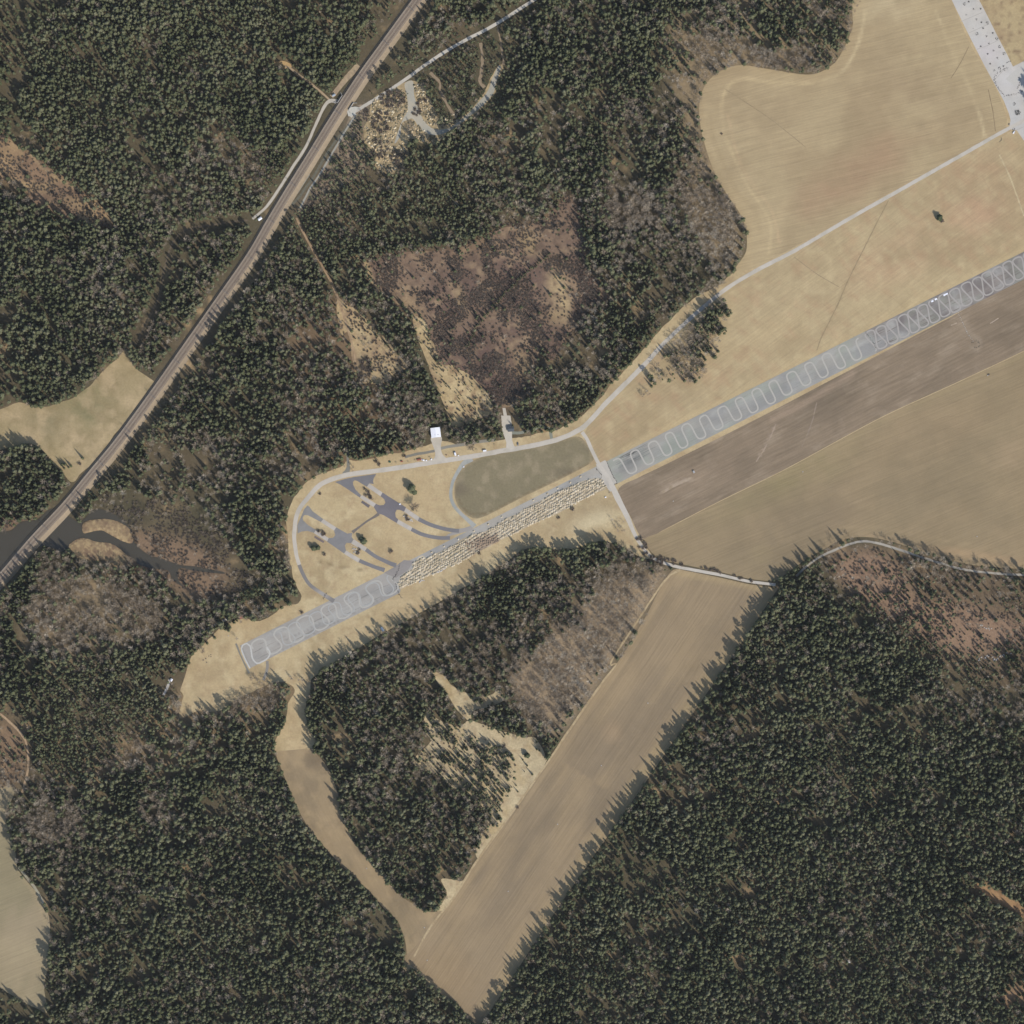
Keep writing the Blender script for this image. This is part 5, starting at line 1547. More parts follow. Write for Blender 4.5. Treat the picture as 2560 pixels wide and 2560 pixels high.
clusterz('D', 370, 785, 40, 26, 7, 'spruce', .75)
clusterz('D', 480, 960, 120, 26, 26, 'young', 1.1, -125 + 180)
clusterz('H', 1590, 75, 45, 28, 7, 'bare', .7)
clusterz('P', 330, 800, 60, 60, 5, 'scrub', 1.4)
clusterz('P', 870, 360, 90, 45, 6, 'scrub', 1.4, -45)
clusterz('P', 1340, 640, 60, 50, 4, 'scrub', 1.3)
clusterz('P', 720, 1040, 60, 50, 4, 'scrub', 1.3)
clusterz('G', 60, 1300, 60, 12, 9, 'scrub', 1.3, -15)
clusterz('G', 350, 1365, 200, 8, 18, 'scrub', 1.2, -15)
clusterz('E', 1740, 1230, 20, 90, 12, 'scrub', 1.4, 25)
clusterz('E', 1800, 1290, 60, 26, 14, 'scrub', 1.5)
clusterz('E', 1600, 1090, 30, 60, 12, 'bare', .6, 35)
clusterz('E', 1740, 385, 40, 30, 9, 'bare', .65)
clusterz('E', 120, 800, 90, 20, 8, 'bare', .6)
# dark wooded rim of the north east field
rim = catmull(WW(T('C', (1060, 20), (1000, 130), (950, 260), (880, 340), (780, 390), (640, 385), (560, 365))), 4)
for p in rim:
    extra.append((p[0] - 3 + random.uniform(-2, 2), p[1] + 3 + random.uniform(-2, 2), 'bare', random.uniform(.5, .75)))
rim = catmull(WW(T('C', (280, 385), (210, 450), (180, 560), (190, 700), (250, 900), (320, 1030), (400, 1150), (432, 1210), (435, 1330), (385, 1430))), 3.6)
for p in rim:
    extra.append((p[0] - 2 + random.uniform(-1.5, 1.5), p[1] + random.uniform(-1.5, 1.5), 'bare', random.uniform(.4, .65)))
rim = catmull(WW(T('B', (190, 1355), (400, 1345), (600, 1325), (750, 1310), (860, 1270))), 3)
for p in rim:
    for q in range(3):
        extra.append((p[0] + random.uniform(-2, 2), p[1] + 4 + q * 3 + random.uniform(-1.5, 1.5), 'young', random.uniform(.8, 1.2)))
rim = catmull(WW(T('Z', (180, 1020), (400, 900), (600, 800), (800, 700), (850, 640))), 3)
for p in rim:
    for q in range(5):
        extra.append((p[0] + random.uniform(-2, 2), p[1] + 2 + q * 3.2 + random.uniform(-1.5, 1.5), 'young', random.uniform(.9, 1.4)))

ex = np.array([e[0] for e in extra])
ey = np.array([e[1] for e in extra])
tx = np.concatenate([tx, ex])
ty = np.concatenate([ty, ey])
kind = np.concatenate([kind, np.array([e[2] for e in extra], object)])
sz = np.concatenate([sz, np.array([e[3] for e in extra])])
edge = bilin(open_soft, tx, ty)
sz = np.where((edge > 0.12) & (sz > 0.75) & (kind != 'scrub'), sz * 1.10, sz)
print('trees', len(tx), {k: int((kind == k).sum()) for k in KINDS})

ANCH = [('in the pine plantation at the upper left of the site', 330, 200), ('by the western bank of the railway', 620, 470), ('beside the brown felled clearing at the left edge', 200, 600), ('in the wood between meadow wedge and left edge', 150, 880),
        ('between the railway and the loop road', 560, 1120), ('south of the dark river water', 180, 1520), ('beside the sand pit', 1130, 230), ('in the wood north of the heath clearing', 950, 560), ('in the northern wood right of the sand pit', 1450, 250),
        ('along the rim of the large north east field', 1780, 300), ('between the heath clearing and the pale perimeter road', 1500, 860), ('behind the white roofed hall', 980, 1060), ('in the small wooded island beside the perimeter road', 1790, 850),
        ('in the river side wood left of the runway end', 280, 1800), ('around the pale clearing west of the long field', 1180, 1880), ('in the wood just south of the mounds', 1250, 1500), ('in the grey leafless wood beside the long field', 1450, 1620),
        ('in the wood west of the narrow curved field', 600, 2150), ('in the wood between curved field and long field', 950, 2000), ('at the forest edge shading the long field', 1650, 1950), ('in the reddish clearing below the olive field', 2260, 1600),
        ('in the deep wood at the lower right', 2100, 2150), ('in the wood along the bottom edge', 500, 2450), ('on the meadow beside the south west runway end', 520, 1620)]
AW = WW([(a[1], a[2]) for a in ANCH])
NICE = {'spruce': ('spruce_tree', 'dark pointed spruce', 'spruce', 300), 'pine': ('pine_tree', 'olive green round crowned pine', 'pine', 300), 'bare': ('bare_tree', 'grey leafless tree', 'leafless tree', 300),
        'young': ('young_pine', 'small bright green young pine', 'young pine', 120), 'scrub': ('shrub', 'low brown leafless shrub', 'shrub', 120)}
STUFF = {'spruce': ('spruce_forest', 'mass of dark spruces filling the woods'), 'pine': ('pine_forest', 'mass of olive pines filling the woods'), 'bare': ('leafless_woodland', 'mass of grey leafless trees in the woods'),
         'young': ('young_plantation', 'dense young pines in plantations'), 'scrub': ('scrub_undergrowth', 'brown brush and scrub on the clearings')}


def gn_scatter(kd, X, Y, SC, RZ, VI):
    nm, lb = STUFF[kd]
    me = bpy.data.meshes.new(nm)
    me.vertices.add(len(X))
    me.vertices.foreach_set('co', np.column_stack([X, Y, np.zeros(len(X))]).astype(np.float32).ravel())
    for an, arr, ty_ in (('scl', SC, 'FLOAT'), ('rz', RZ, 'FLOAT')):
        a = me.attributes.new(an, ty_, 'POINT')
        a.data.foreach_set('value', arr.astype(np.float32))
    a = me.attributes.new('vi', 'INT', 'POINT')
    a.data.foreach_set('value', VI.astype(np.int32))
    o = obj(nm, me)
    tag(o, lb, None, None, 'stuff')
    ng = bpy.data.node_groups.new(nm, 'GeometryNodeTree')
    ng.interface.new_socket('Geometry', in_out='INPUT', socket_type='NodeSocketGeometry')
    ng.interface.new_socket('Geometry', in_out='OUTPUT', socket_type='NodeSocketGeometry')
    N, L = ng.nodes.new, ng.links.new
    gi, go = N('NodeGroupInput'), N('NodeGroupOutput')
    ci = N('GeometryNodeCollectionInfo')
    ci.inputs['Collection'].default_value = KINDS[kd]['proto']
    ci.inputs['Separate Children'].default_value = True
    ci.inputs['Reset Children'].default_value = True
    ip = N('GeometryNodeInstanceOnPoints')
    ip.inputs['Pick Instance'].default_value = True

    def attr(nme, t):
        q = N('GeometryNodeInputNamedAttribute')
        q.data_type = t
        q.inputs['Name'].default_value = nme
        return q.outputs['Attribute']
    cx = N('ShaderNodeCombineXYZ')
    L(attr('rz', 'FLOAT'), cx.inputs[2])
    L(gi.outputs[0], ip.inputs['Points'])
    L(ci.outputs[0], ip.inputs['Instance'])
    L(attr('vi', 'INT'), ip.inputs['Instance Index'])
    L(cx.outputs[0], ip.inputs['Rotation'])
    L(attr('scl', 'FLOAT'), ip.inputs['Scale'])
    L(ip.outputs[0], go.inputs[0])
    md = o.modifiers.new('scatter', 'NODES')
    md.node_group = ng
    return o


def plant(kd, x, y, s, rz, vi, label, group):
    nm, _, cat, _ = NICE[kd]
    r = bpy.data.objects.new(nm, None)
    r.location = (x, y, 0)
    r.rotation_euler[2] = rz
    r.scale = (s, s, s)
    link(r)
    tag(r, label, cat, group)
    K = KINDS[kd]
    obj('trunk', K['trunk'][vi], r)
    obj('crown', K['crown'][vi], r)
    return r


NICE['broad'] = ('spruce_tree', '', 'spruce', 0)
NICE['broad_bare'] = ('bare_tree', '', 'leafless tree', 0)
for kd, K in KINDS.items():
    if kd.startswith('broad'):
        continue
    m = kind == kd
    X, Y, Z_, E_ = tx[m], ty[m], sz[m], edge[m]
    n_ = len(X)
    RZ, VI = RNG.uniform(0, 6.28, n_), RNG.integers(0, len(K['crown']), n_)
    infr = (abs(X) < 735) & (abs(Y) < 735)
    score = Z_ * (1 + 0.25 * np.clip(E_ * 2, 0, 1)) * infr
    order = np.argsort(-score)
    N_ind = NICE[kd][3] - (24 if kd in ('spruce', 'bare', 'scrub') else 0)
    ind = order[:N_ind]
    rest = order[N_ind:]
    for i in ind:
        a = ANCH[int(np.argmin(np.hypot(AW[:, 0] - X[i], AW[:, 1] - Y[i])))][0]
        plant(kd, X[i], Y[i], float(Z_[i]), float(RZ[i]), int(VI[i]), '%s %s' % (NICE[kd][1], a), '%s %s' % (NICE[kd][1], a))
    if len(rest):
        gn_scatter(kd, X[rest], Y[rest], Z_[rest], RZ[rest], VI[rest])

# lone trees and shrubs that the photograph shows one by one
LONE = [('P', 1395, 295, 'broad', 1.65, 'dark broad spruce standing alone in the north east part of the loop meadow'),
        ('P', 1425, 340, 'broad', 1.1, 'shorter spruce joined to the lone broad spruce in the loop meadow'),
        ('P', 1430, 510, 'broad_bare', 1.6, 'grey leafless tree standing beside the upper eastern pale slab'),
        ('P', 1415, 555, 'spruce', .6, 'small green conifer under the leafless tree by the upper slab'),
        ('P', 815, 935, 'broad', 1.3, 'dark spruce beside the pale slab east of the lower junction'),
        ('P', 788, 900, 'broad', .9, 'smaller spruce touching the one beside the lower eastern slab'),
        ('P', 210, 1015, 'broad', 1.05, 'western spruce of the pair in the lower left of the loop'), ('P', 265, 1012, 'broad', .95, 'eastern spruce of the pair in the lower left of the loop'),
        ('P', 345, 1090, 'scrub', 1.6, 'brown shrub just south east of the spruce pair in the loop'), ('P', 1148, 1058, 'scrub', 1.9, 'round green-brown shrub alone in the south east loop meadow'),
        ('P', 290, 358, 'scrub', 1.3, 'small shrub near the north west bend of the loop road'), ('C', 1478, 1170, 'broad', 1.2, 'lone dark spruce in the middle of the pale field north of the runway'),
        ('C', 1492, 1186, 'scrub', 1.8, 'low bush at the foot of the lone spruce in the pale field'),
        ('I', 1112, 490, 'broad', 1.1, 'broad spruce near the track at the top of the pale clearing'), ('I', 1090, 515, 'spruce', .55, 'upper of two slim conifers below the broad clearing spruce'),
        ('I', 1112, 545, 'spruce', .65, 'lower of two slim conifers below the broad clearing spruce'), ('I', 1140, 592, 'spruce', .8, 'pointed spruce closest to the long field track'), ('I', 1098, 578, 'spruce', .35, 'tiny conifer left of the pointed spruce by the track'),
        ('I', 1053, 652, 'spruce', .5, 'small upper conifer of the pair near the lower clearing'), ('I', 1062, 685, 'spruce', .6, 'larger lower conifer of the pair near the lower clearing'), ('I', 1060, 770, 'scrub', 1.4, 'round brown shrub on the clearing beside the field track'),
        ('I', 990, 436, 'scrub', 1.4, 'single brown shrub in the upper middle of the clearing'), ('D', 445, 742, 'spruce', 1.05, 'single spruce on the verge beside the railway meadow'), ('D', 427, 772, 'scrub', 1.6, 'reddish shrub between the two spruces by the railway'),
        ('D', 1800, 716, 'broad_bare', 1.6, 'leafless tree west of the spur north of the loop'), ('Q', 885, 610, 'spruce', .95, 'single spruce in front of the pale concrete strip'), ('Q', 765, 700, 'spruce', 1.0, 'spruce south west of the single one by the concrete strip'),
        ('Q', 1245, 620, 'bare', .95, 'leafless tree at the north west corner of the runway end'), ('R', 880, 610, 'broad_bare', 1.8, 'wide leafless tree between the white hall and the gravel yard'), ('R', 540, 520, 'bare', .6, 'small leafless tree just east of the hall forecourt'),
        ('R', 1840, 460, 'bare', .6, 'small leafless tree east of the gravel yard'), ('R', 1560, 290, 'spruce', .7, 'conifer beside the small dark shed'), ('W', 300, 240, 'scrub', 1.8, 'dark shrub on the verge west of the hall'), ('W', 360, 310, 'scrub', 1.6, 'shrub at the roadside west of the hall'),
        ('W', 820, 150, 'scrub', 1.5, 'lone shrub on the old lane west of the hall'), ('V', 1540, 665, 'scrub', 1.5, 'shrub at the south edge of the mound field'), ('E', 1355, 1015, 'scrub', 2.0, 'brush clump south of the eastern mounds'), ('E', 1280, 1062, 'scrub', 1.4, 'small dark bush south of the middle mounds'),
        ('C', 310, 718, 'scrub', 1.0, 'tiny bush in the western bend of the large field'), ('Q', 440, 850, 'bare', .7, 'leafless tree by the rusty sheds at the meadow corner'), ('D', 1620, 1570, 'scrub', 1.5, 'dark bush on the north edge of the south west runway')]
for t, x, y, kd, s_, lb in LONE:
    (px, py), = T(t, (x, y))
    X, Y = wp((px, py))
    plant(kd, X, Y, s_, random.uniform(0, 6), random.randrange(3), lb, None)

# ------------------------------------------------------------------ earth mounds
def mound_mesh(r, h, seed, shade):
    rnd = random.Random(seed)
    V, F, Cc = [(rnd.uniform(-.2, .2), rnd.uniform(-.2, .2), h)], [], [shade * rnd.uniform(.9, 1.1)]
    m = 12
    for q, (fr, fh) in enumerate(((0.35, 0.86), (0.7, 0.45), (1.05, -0.06))):
        for k in range(m):
            a = 2 * math.pi * k / m
            f = fr * rnd.uniform(.82, 1.18)
            V.append((r * f * math.cos(a), r * 0.92 * f * math.sin(a), h * fh * rnd.uniform(.85, 1.15)))
            Cc.append(shade * rnd.uniform(.82, 1.12))
    for k in range(m):
        F.append((0, 1 + k, 1 + (k + 1) % m))
        for q in range(2):
            b_ = 1 + q * m
            F.append((b_ + k, b_ + m + k, b_ + m + (k + 1) % m, b_ + (k + 1) % m))
    return V, F, np.array(Cc)


MM = [mound_mesh(1.95, 1.35, 500 + i, tone(*c)) for i, c in enumerate(((202, 189, 164), (194, 180, 154), (210, 199, 176), (184, 172, 146), (160, 142, 122)))]
MMe = [mesh('earth_mound', V_, F_, M_mound, C_) for V_, F_, C_ in MM]
MP = outline(MOUNDS, True, 4)
(mx0, my0), (mx1, my1) = MP.min(0), MP.max(0)
pts = []
ang = 26.7
for i in range(-160, 160):
    for j in range(-60, 60):
        u = i * 3.55 + (j % 2) * 1.7 + random.uniform(-.7, .7)
        v = j * 3.35 + random.uniform(-.6, .6) + 1.2 * math.sin(i * 0.35 + j)
        c, s_ = math.cos(math.radians(ang)), math.sin(math.radians(ang))
        x, y = (mx0 + mx1) / 2 + u * c - v * s_, (my0 + my1) / 2 + u * s_ + v * c
        pts.append((x, y))
pts = np.array(pts)
pts = pts[inside(MP, pts[:, 0], pts[:, 1])]
pts = pts[RNG.random(len(pts)) < 0.96]
msz = RNG.uniform(0.72, 1.28, len(pts))
order = np.argsort(-msz)
dark_c = np.array(wp((1215, 1362)))
ND = []
for q, i in enumerate(order):
    x, y = pts[i]
    vi = 4 if np.hypot(x - dark_c[0], (y - dark_c[1]) * 1.6) < 24 + random.uniform(-8, 8) else random.randrange(4)
    if q < 280:
        o = obj('earth_mound', MMe[vi], None, (x, y, 0.12), random.uniform(0, 6))
        o.scale = (msz[i], msz[i], msz[i] * random.uniform(.8, 1.2))
        px_ = x / S + 1280
        lb = 'brown dumped earth mound in the dark middle of the mound field' if vi == 4 else ('pale dumped earth mound at the south west tip of the mound field' if px_ < 1060 else 'pale dumped earth mound south of the lowest taxiway ends' if px_ < 1150 else
              'pale dumped earth mound next to the dark brown mounds' if px_ < 1270 else 'pale dumped earth mound across from the dark oval lawn' if px_ < 1400 else 'pale dumped earth mound at the gravel crossing end of the field')
        tag(o, lb, 'mound', lb)
    else:
        ND.append((x, y, msz[i], vi))


def merge_mounds(name, items, label, models):
    V, F, C = [], [], []
    for x, y, s_, vi in items:
        v_, f_, c_ = models[vi]
        a = random.uniform(0, 6)
        n0 = len(V)
        for (px, py, pz) in v_:
            V.append((x + (px * math.cos(a) - py * math.sin(a)) * s_, y + (px * math.sin(a) + py * math.cos(a)) * s_, 0.12 + pz * s_))
        F += [tuple(k + n0 for k in f) for f in f_]
        C.append(c_)
    o = obj(name, mesh(name, V, F, M_mound, np.clip(np.vstack(C), 0, 1)))
    tag(o, label, None, None, 'stuff')
    return o


merge_mounds('earth_mounds', ND, 'remaining rows of dumped earth mounds beside the runway', MM)
# isolated mounds on the narrow pavement
SOLO = T('V', (965, 550), (765, 645), (1195, 435), (1445, 305), (1675, 195), (1895, 75)) + T('E', (1145, 967), (1220, 932), (1275, 902), (1342, 872), (1398, 840))
for q, p in enumerate(SOLO):
    X, Y = wp(p)
    o = obj('earth_mound', MMe[q % 3], None, (X, Y, 0.11), q)
    o.scale = (.85, .85, 1.0)
    tag(o, 'single small mound on the pavement strip beside the mound field', 'mound', 'single mounds spaced along the pavement strip')
# sand heaps of the pit
HM = [mound_mesh(1.9, 1.3, 600 + i, tone(*c)) for i, c in enumerate(((210, 192, 156), (188, 170, 136), (156, 144, 120), (218, 204, 172), (118, 112, 90)))]
items = []
for poly, dn in ((HEAP1, .62), (HEAP2, .75), (HEAP3, .8), (HEAP4, .7)):
    HP = outline(poly, True, 4)
    (a0, b0), (a1, b1) = HP.min(0), HP.max(0)
    A, B = np.meshgrid(np.arange(a0, a1, 2.7), np.arange(b0, b1, 2.7))
    A = A.ravel() + RNG.uniform(-1.2, 1.2, A.size)
    B = B.ravel() + RNG.uniform(-1.2, 1.2, B.size)
    mm = inside(HP, A, B) & (RNG.random(A.size) < dn)
    items += [(x, y, random.uniform(.4, 1.15), random.choice([0, 1, 2, 2, 3, 4, 4, 4])) for x, y in zip(A[mm], B[mm])]
merge_mounds('sand_heaps', items, 'many yellowish sand heaps crowded in the northern pit', HM)


# ------------------------------------------------------------------ rubble
def rock_mb(n, rx, ry, seed, smin=.25, smax=.7, ring=False):
    rnd = random.Random(seed)
    mb = MB()
    for _ in range(n):
        a = rnd.uniform(0, 6.28)
        q = rnd.uniform(.75, 1.05) if ring else math.sqrt(rnd.random())
        s_ = rnd.uniform(smin, smax)
        puff(mb, (rx * q * math.cos(a), ry * q * math.sin(a), s_ * 0.35), s_, rnd.random(), .7)
    return mb


RUB = T('U', (395, 20), (345, 50), (460, 110), (540, 105), (365, 180), (490, 240), (550, 270), (618, 278), (447, 345), (570, 342), (495, 408), (605, 435), (685, 400), (735, 465), (640, 520), (540, 560), (770, 565), (700, 610), (625, 650), (822, 650), (745, 705),
        (655, 770), (765, 825), (702, 855), (815, 800), (945, 1255), (1030, 1100), (880, 1500), (940, 1560))
RMe = [mesh('rubble_pile', r_.V, r_.F, M_rock) for r_ in (rock_mb(9, 1.7, 1.4, 700, .3, .75), rock_mb(12, 1.9, 1.8, 701, .3, .7, True), rock_mb(7, 1.6, 1.3, 702, .3, .7))]
for q, p in enumerate(RUB):
    X, Y = wp(p)
    o = obj('rubble_pile', RMe[q % 3], None, (X, Y, .13), q * 1.7)
    if q in (4, 8):
        o.scale = (.5, .5, .6)
    tag(o, 'small dark rubble pile on the broad pale apron', 'rubble pile', 'rubble piles spread over the pale apron')
X, Y = wp(T('U', (985, 1358))[0])
o = obj('rubble_pile', mesh('rubble_pile', *(lambda r_: (r_.V, r_.F))(rock_mb(46, 4.6, 4.0, 720, .4, .9)), M_rock), None, (X, Y, .13))
tag(o, 'largest round dark rubble pile at the south end of the apron', 'rubble pile')


def stone_line(pts, label, spread=.8, per=1.1, smin=.3, smax=.7, mat=None, z=.14):
    P = catmull(WW(pts), per)
    mb = MB()
    rnd = random.Random(len(label))
    for p in P:
        s_ = rnd.uniform(smin, smax)
        puff(mb, (p[0] + rnd.uniform(-spread, spread), p[1] + rnd.uniform(-spread, spread), z + s_ * .3), s_, rnd.random(), .7)
    o = obj('rubble_row', mesh('rubble_row', mb.V, mb.F, mat or M_rock))
    tag(o, label, 'rubble', None, 'stuff')


stone_line(T('U', (870, 815), (800, 850), (740, 890), (705, 940), (715, 1000), (750, 1060), (800, 1130), (860, 1158), (1000, 1130)), 'dark rubble ring round the apron turning circle', 1.6, .9)
stone_line(T('U', (1000, 935), (1015, 980), (1000, 1030), (980, 1075)), 'dark rubble row on the east side of the turning circle', 1.0, .9)
stone_line(T('U', (855, 760), (880, 742), (905, 738)), 'short dark barrier at the apron corner', .2, .8)
stone_line(T('U', (790, 1660), (790, 1690), (765, 1715)), 'short dark barrier where the road meets the apron', .3, .8)
stone_line(T('X', (740, 130), (790, 250), (850, 390), (920, 530), (990, 640), (930, 690)), 'dark stone row across the runway east of the gravel crossing', .6, .9)
stone_line(T('X', (490, 310), (600, 440), (620, 560), (680, 690), (760, 810), (810, 900)), 'dark stone row beside the crossing at the mound field end', .8, 1.2)
stone_line(T('V', (255, 840), (230, 930), (190, 1020), (145, 1075), (190, 1160), (230, 1290), (290, 1390)), 'stone row across the runway at the south west mound field end', .7, 1.0)
stone_line(T('Y', (110, 600), (150, 650), (190, 710), (235, 790)), 'stone row across the runway where the surface darkens', .9, .8, .25, .5)
stone_line(T('Z', (1645, 790), (1620, 840), (1600, 880)), 'small stone barrier where the dark link meets the runway', .9, .6)
stone_line(T('Y', (1175, 380), (1230, 500), (1290, 620), (1345, 700)), 'broken pale slab row in the dark strip field', .5, 2.2, .4, .8, M_rockp)
stone_line(T('Y', (1340, 720), (1400, 700), (1420, 750), (1360, 780)), 'ring of small stones at the end of the broken slab row', 1.4, 1.3, .3, .7)
stone_line(T('D', (1435, 1180), (1400, 1240), (1360, 1310), (1335, 1345)), 'pale stony stream bed west of the loop', .6, 1.6, .3, .7, M_rockp)
stone_line(T('P', (1300, 600), (1340, 660), (1400, 680), (1320, 640)), 'grey rubble of a demolished shelter on the upper eastern island', 2.2, .5, .3, .9, M_rockp)
stone_line(T('P', (680, 1000), (720, 1040), (760, 1080), (700, 1060)), 'grey rubble of a demolished shelter on the lower eastern island', 2.2, .5, .3, .9, M_rockp)
stone_line(T('P', (850, 340), (900, 390), (940, 430)), 'dark rubble of a demolished shelter on the upper western island', 2.0, .7, .3, .8)
stone_line(T('V', (560, 1130), (620, 1100), (640, 1110)), 'pale concrete fragments at the south edge of the mounds', 1.2, .6, .5, 1.1, M_rockp)
stone_line(T('V', (830, 990), (880, 960), (920, 940), (990, 910)), 'pale concrete fragments further east at the mound edge', 1.2, .7, .5, 1.1, M_rockp)
stone_line(T('G', (1680, 1830), (1740, 1800), (1780, 1820), (1860, 1780)), 'pale rock outcrop in the reddish clearing', 2.5, 1.4, .5, 1.4, M_rockp, 0)
stone_line(T('G', (1700, 1640), (1760, 1660)), 'small pale rocks in the upper reddish clearing', 2.5, 1.4, .5, 1.2, M_rockp, 0)
stone_line(T('W', (700, 20), (600, 60)), 'few stones on the old lane', .5, 3, .2, .4)
for q, p in enumerate(T('Q', (700, 970), (740, 940), (790, 900), (820, 910), (750, 1000), (820, 880))):
    X, Y = wp(p)
    o = obj('boulder', mesh('boulder', *(lambda r_: (r_.V, r_.F))(rock_mb(3, .6, .5, 730 + q, .4, .8)), M_rock), None, (X, Y, .05))
    tag(o, 'dark boulder of the loose cluster on the south west meadow', 'boulder', 'dark boulders on the south west meadow')


# ------------------------------------------------------------------ buildings
def rot_root(name, p, deg, label, cat, group=None, z=0.0):
    X, Y = wp(p)
    r = bpy.data.objects.new(name, None)
    link(r)
    r.location = (X, Y, z)
    r.rotation_euler[2] = math.radians(deg)
    return tag(r, label, cat, group)


r = rot_root('storage_hall', T('R', (318, 395))[0], 7, 'white roofed hall with a gravel forecourt north of the loop road', 'hall')
hw, hd, hh = 13.4, 13.6, 5.4
mb = MB()
for x, y, sx, sy in ((-hw / 2 + .15, 0, .3, hd - .4), (hw / 2 - .15, 0, .3, hd - .4), (0, hd / 2 - .15, hw - .62, .3)):
    mb.box(x, y, 0, sx, sy, hh)
mb.box(-hw / 2 + 1.6, -hd / 2 + .15, 0, 2.6, .3, hh)
mb.box(hw / 2 - 1.6, -hd / 2 + .15, 0, 2.6, .3, hh)
mb.box(0, -hd / 2 + .15, 4.6, hw - 5.9, .3, hh - 4.6)
mb.build('wall', M_white, r)
rf = MB()
rf.add([(-hw / 2 - .4, -hd / 2 - .4, hh + .02), (hw / 2 + .4, -hd / 2 - .4, hh + .02), (hw / 2 + .4, hd / 2 + .4, hh + .02), (-hw / 2 - .4, hd / 2 + .4, hh + .02), (0, -hd / 2 - .4, hh + .9), (0, hd / 2 + .4, hh + .9)],
       [(0, 4, 5, 3), (4, 1, 2, 5), (0, 1, 4), (2, 3, 5), (0, 3, 2, 1)])
roof = rf.build('roof', M_white, r)
mb = MB()
for k in range(-6, 7):
    yy = k * 1.1
    mb.box(-hw / 4, yy, hh + .44, hw / 2, .06, .05)
mb.add([], [])
for k in range(-6, 7):
    mb.box(hw / 4, k * 1.1, hh + .44, hw / 2, .06, .05)
mb = MB()
mb.box(-1.2, -3.6, hh + .66, .5, .5, .7)
mb.build('roof_vent', M_steel, roof)
mb = MB()
mb.box(2.9, -3.4, hh + .5, 2.4, .3, .22)
mb.build('roof_hatch', M_steel, roof)
mb = MB()
mb.box(0, -hd / 2 + .1, .05, hw - 6.0, .16, 4.5)
door = mb.build('sliding_door', M_steel, r)
mb = MB()
mb.box(1.2, -hd / 2 - .02, 1.1, .1, .08, .5)
mb.build('handle', M_rail, door)

r = rot_root('shed', T('R', (1527, 335))[0], 4, 'small dark roofed shed at the edge of the gravel yard', 'shed')
mb = MB()
mb.box(0, 0, .1, 8.2, 7.4, 3.0)
mb.build('wall', M_wood, r)
mb = MB()
mb.add([(-4.6, -4.2, 3.1), (4.6, -4.2, 3.1), (4.6, 4.2, 3.1), (-4.6, 4.2, 3.1), (-4.6, 0, 4.5), (4.6, 0, 4.5)], [(0, 1, 5, 4), (2, 3, 4, 5), (0, 4, 3), (1, 2, 5), (0, 3, 2, 1)])
mb.build('roof', M_darkp, r)
mb = MB()
mb.box(-4.15, 0, .12, .1, 2.0, 2.2)
mb.build('door', M_steel, r)


def hut(name, p, deg, sx, sy, h, roofm, wallm, label, cat):
    r = rot_root(name, p, deg, label, cat)
    mb = MB()
    mb.box(0, 0, 0, sx, sy, h)
    mb.build('wall', wallm, r)
    mb = MB()
    a, b = sx / 2 + .35, sy / 2 + .35
    mb.add([(-a, -b, h + .02), (a, -b, h + .02), (a, b, h + .02), (-a, b, h + .02), (-a, 0, h + b * .45), (a, 0, h + b * .45)], [(0, 1, 5, 4), (2, 3, 4, 5), (0, 4, 3), (1, 2, 5), (0, 3, 2, 1)])
    rr = mb.build('roof', roofm, r)
    mb = MB()
    mb.box(sx * .25, -b * .4, h + b * .2, .4, .4, b * .5)
    mb.build('chimney', M_slab, rr)
    mb = MB()
    mb.box(0, -sy / 2 - .04, .05, .95, .1, 2.0)
    mb.build('door', M_wood, r)
    for q in (-1, 1):
        mb = MB()
        mb.box(q * sx * .3, -sy / 2 - .03, .95, .8, .08, .8)
        mb.build('window', M_glass, r)
    return r


hut('hut', (956, 1573), -60, 6.2, 3.2, 2.4, M_blueg, M_wood, 'small blue grey roofed hut at the wood edge south of the runway', 'hut')
hut('hut', (190, 711), 75, 5.0, 3.2, 2.4, M_white, M_wood, 'tiny white roofed hut hidden in the western wood', 'hut')
hut('barrack', T('N', (645, 625))[0], 130, 15.5, 5.0, 2.6, M_rust, M_slab, 'long rusty roofed barrack at the meadow corner', 'barrack')
hut('hut', T('N', (775, 480))[0], 55, 6.2, 3.4, 2.4, M_white, M_slab, 'white roofed hut beside the rusty barrack', 'hut')
hut('hut', T('N', (470, 1350))[0], 60, 3.4, 2.6, 2.3, M_white, M_slab, 'small white hut beside the short pale footway', 'hut')
hut('shed', T('Q', (1312, 268))[0], 25, 5.6, 4.2, 2.4, M_red, M_slab, 'red roofed shed at the end of the pale concrete strip', 'shed')
hut('shed', T('S', (350, 245))[0], 30, 4.5, 2.5, 2.2, M_blueg, M_slab, 'pale shed west of the underpass', 'shed')
hut('hut', T('K', (565, 1185))[0], 35, 5.4, 3.2, 2.5, M_white, M_slab, 'white relay hut beside the railway at the lane end', 'hut')
hut('hut', T('J', (990, 1597))[0], 10, 3.6, 3.0, 2.3, M_white, M_slab, 'tiny white hut in a gap of the lower right wood', 'hut')

# retaining wall rubble: low brick wall remnant
for t, p, deg, ln, mt, lb in (('N', (860, 530), 20, 7.5, M_red, 'red brown brick heap beside the white roofed hut'),):
    rb = rock_mb(34, 4.2, 2.6, 760, .4, .9)
    X, Y = wp(T(t, p)[0])
    o = obj('brick_heap', mesh('brick_heap', rb.V, rb.F, mt), None, (X, Y, .05), math.radians(deg))
    tag(o, lb, 'brick heap')


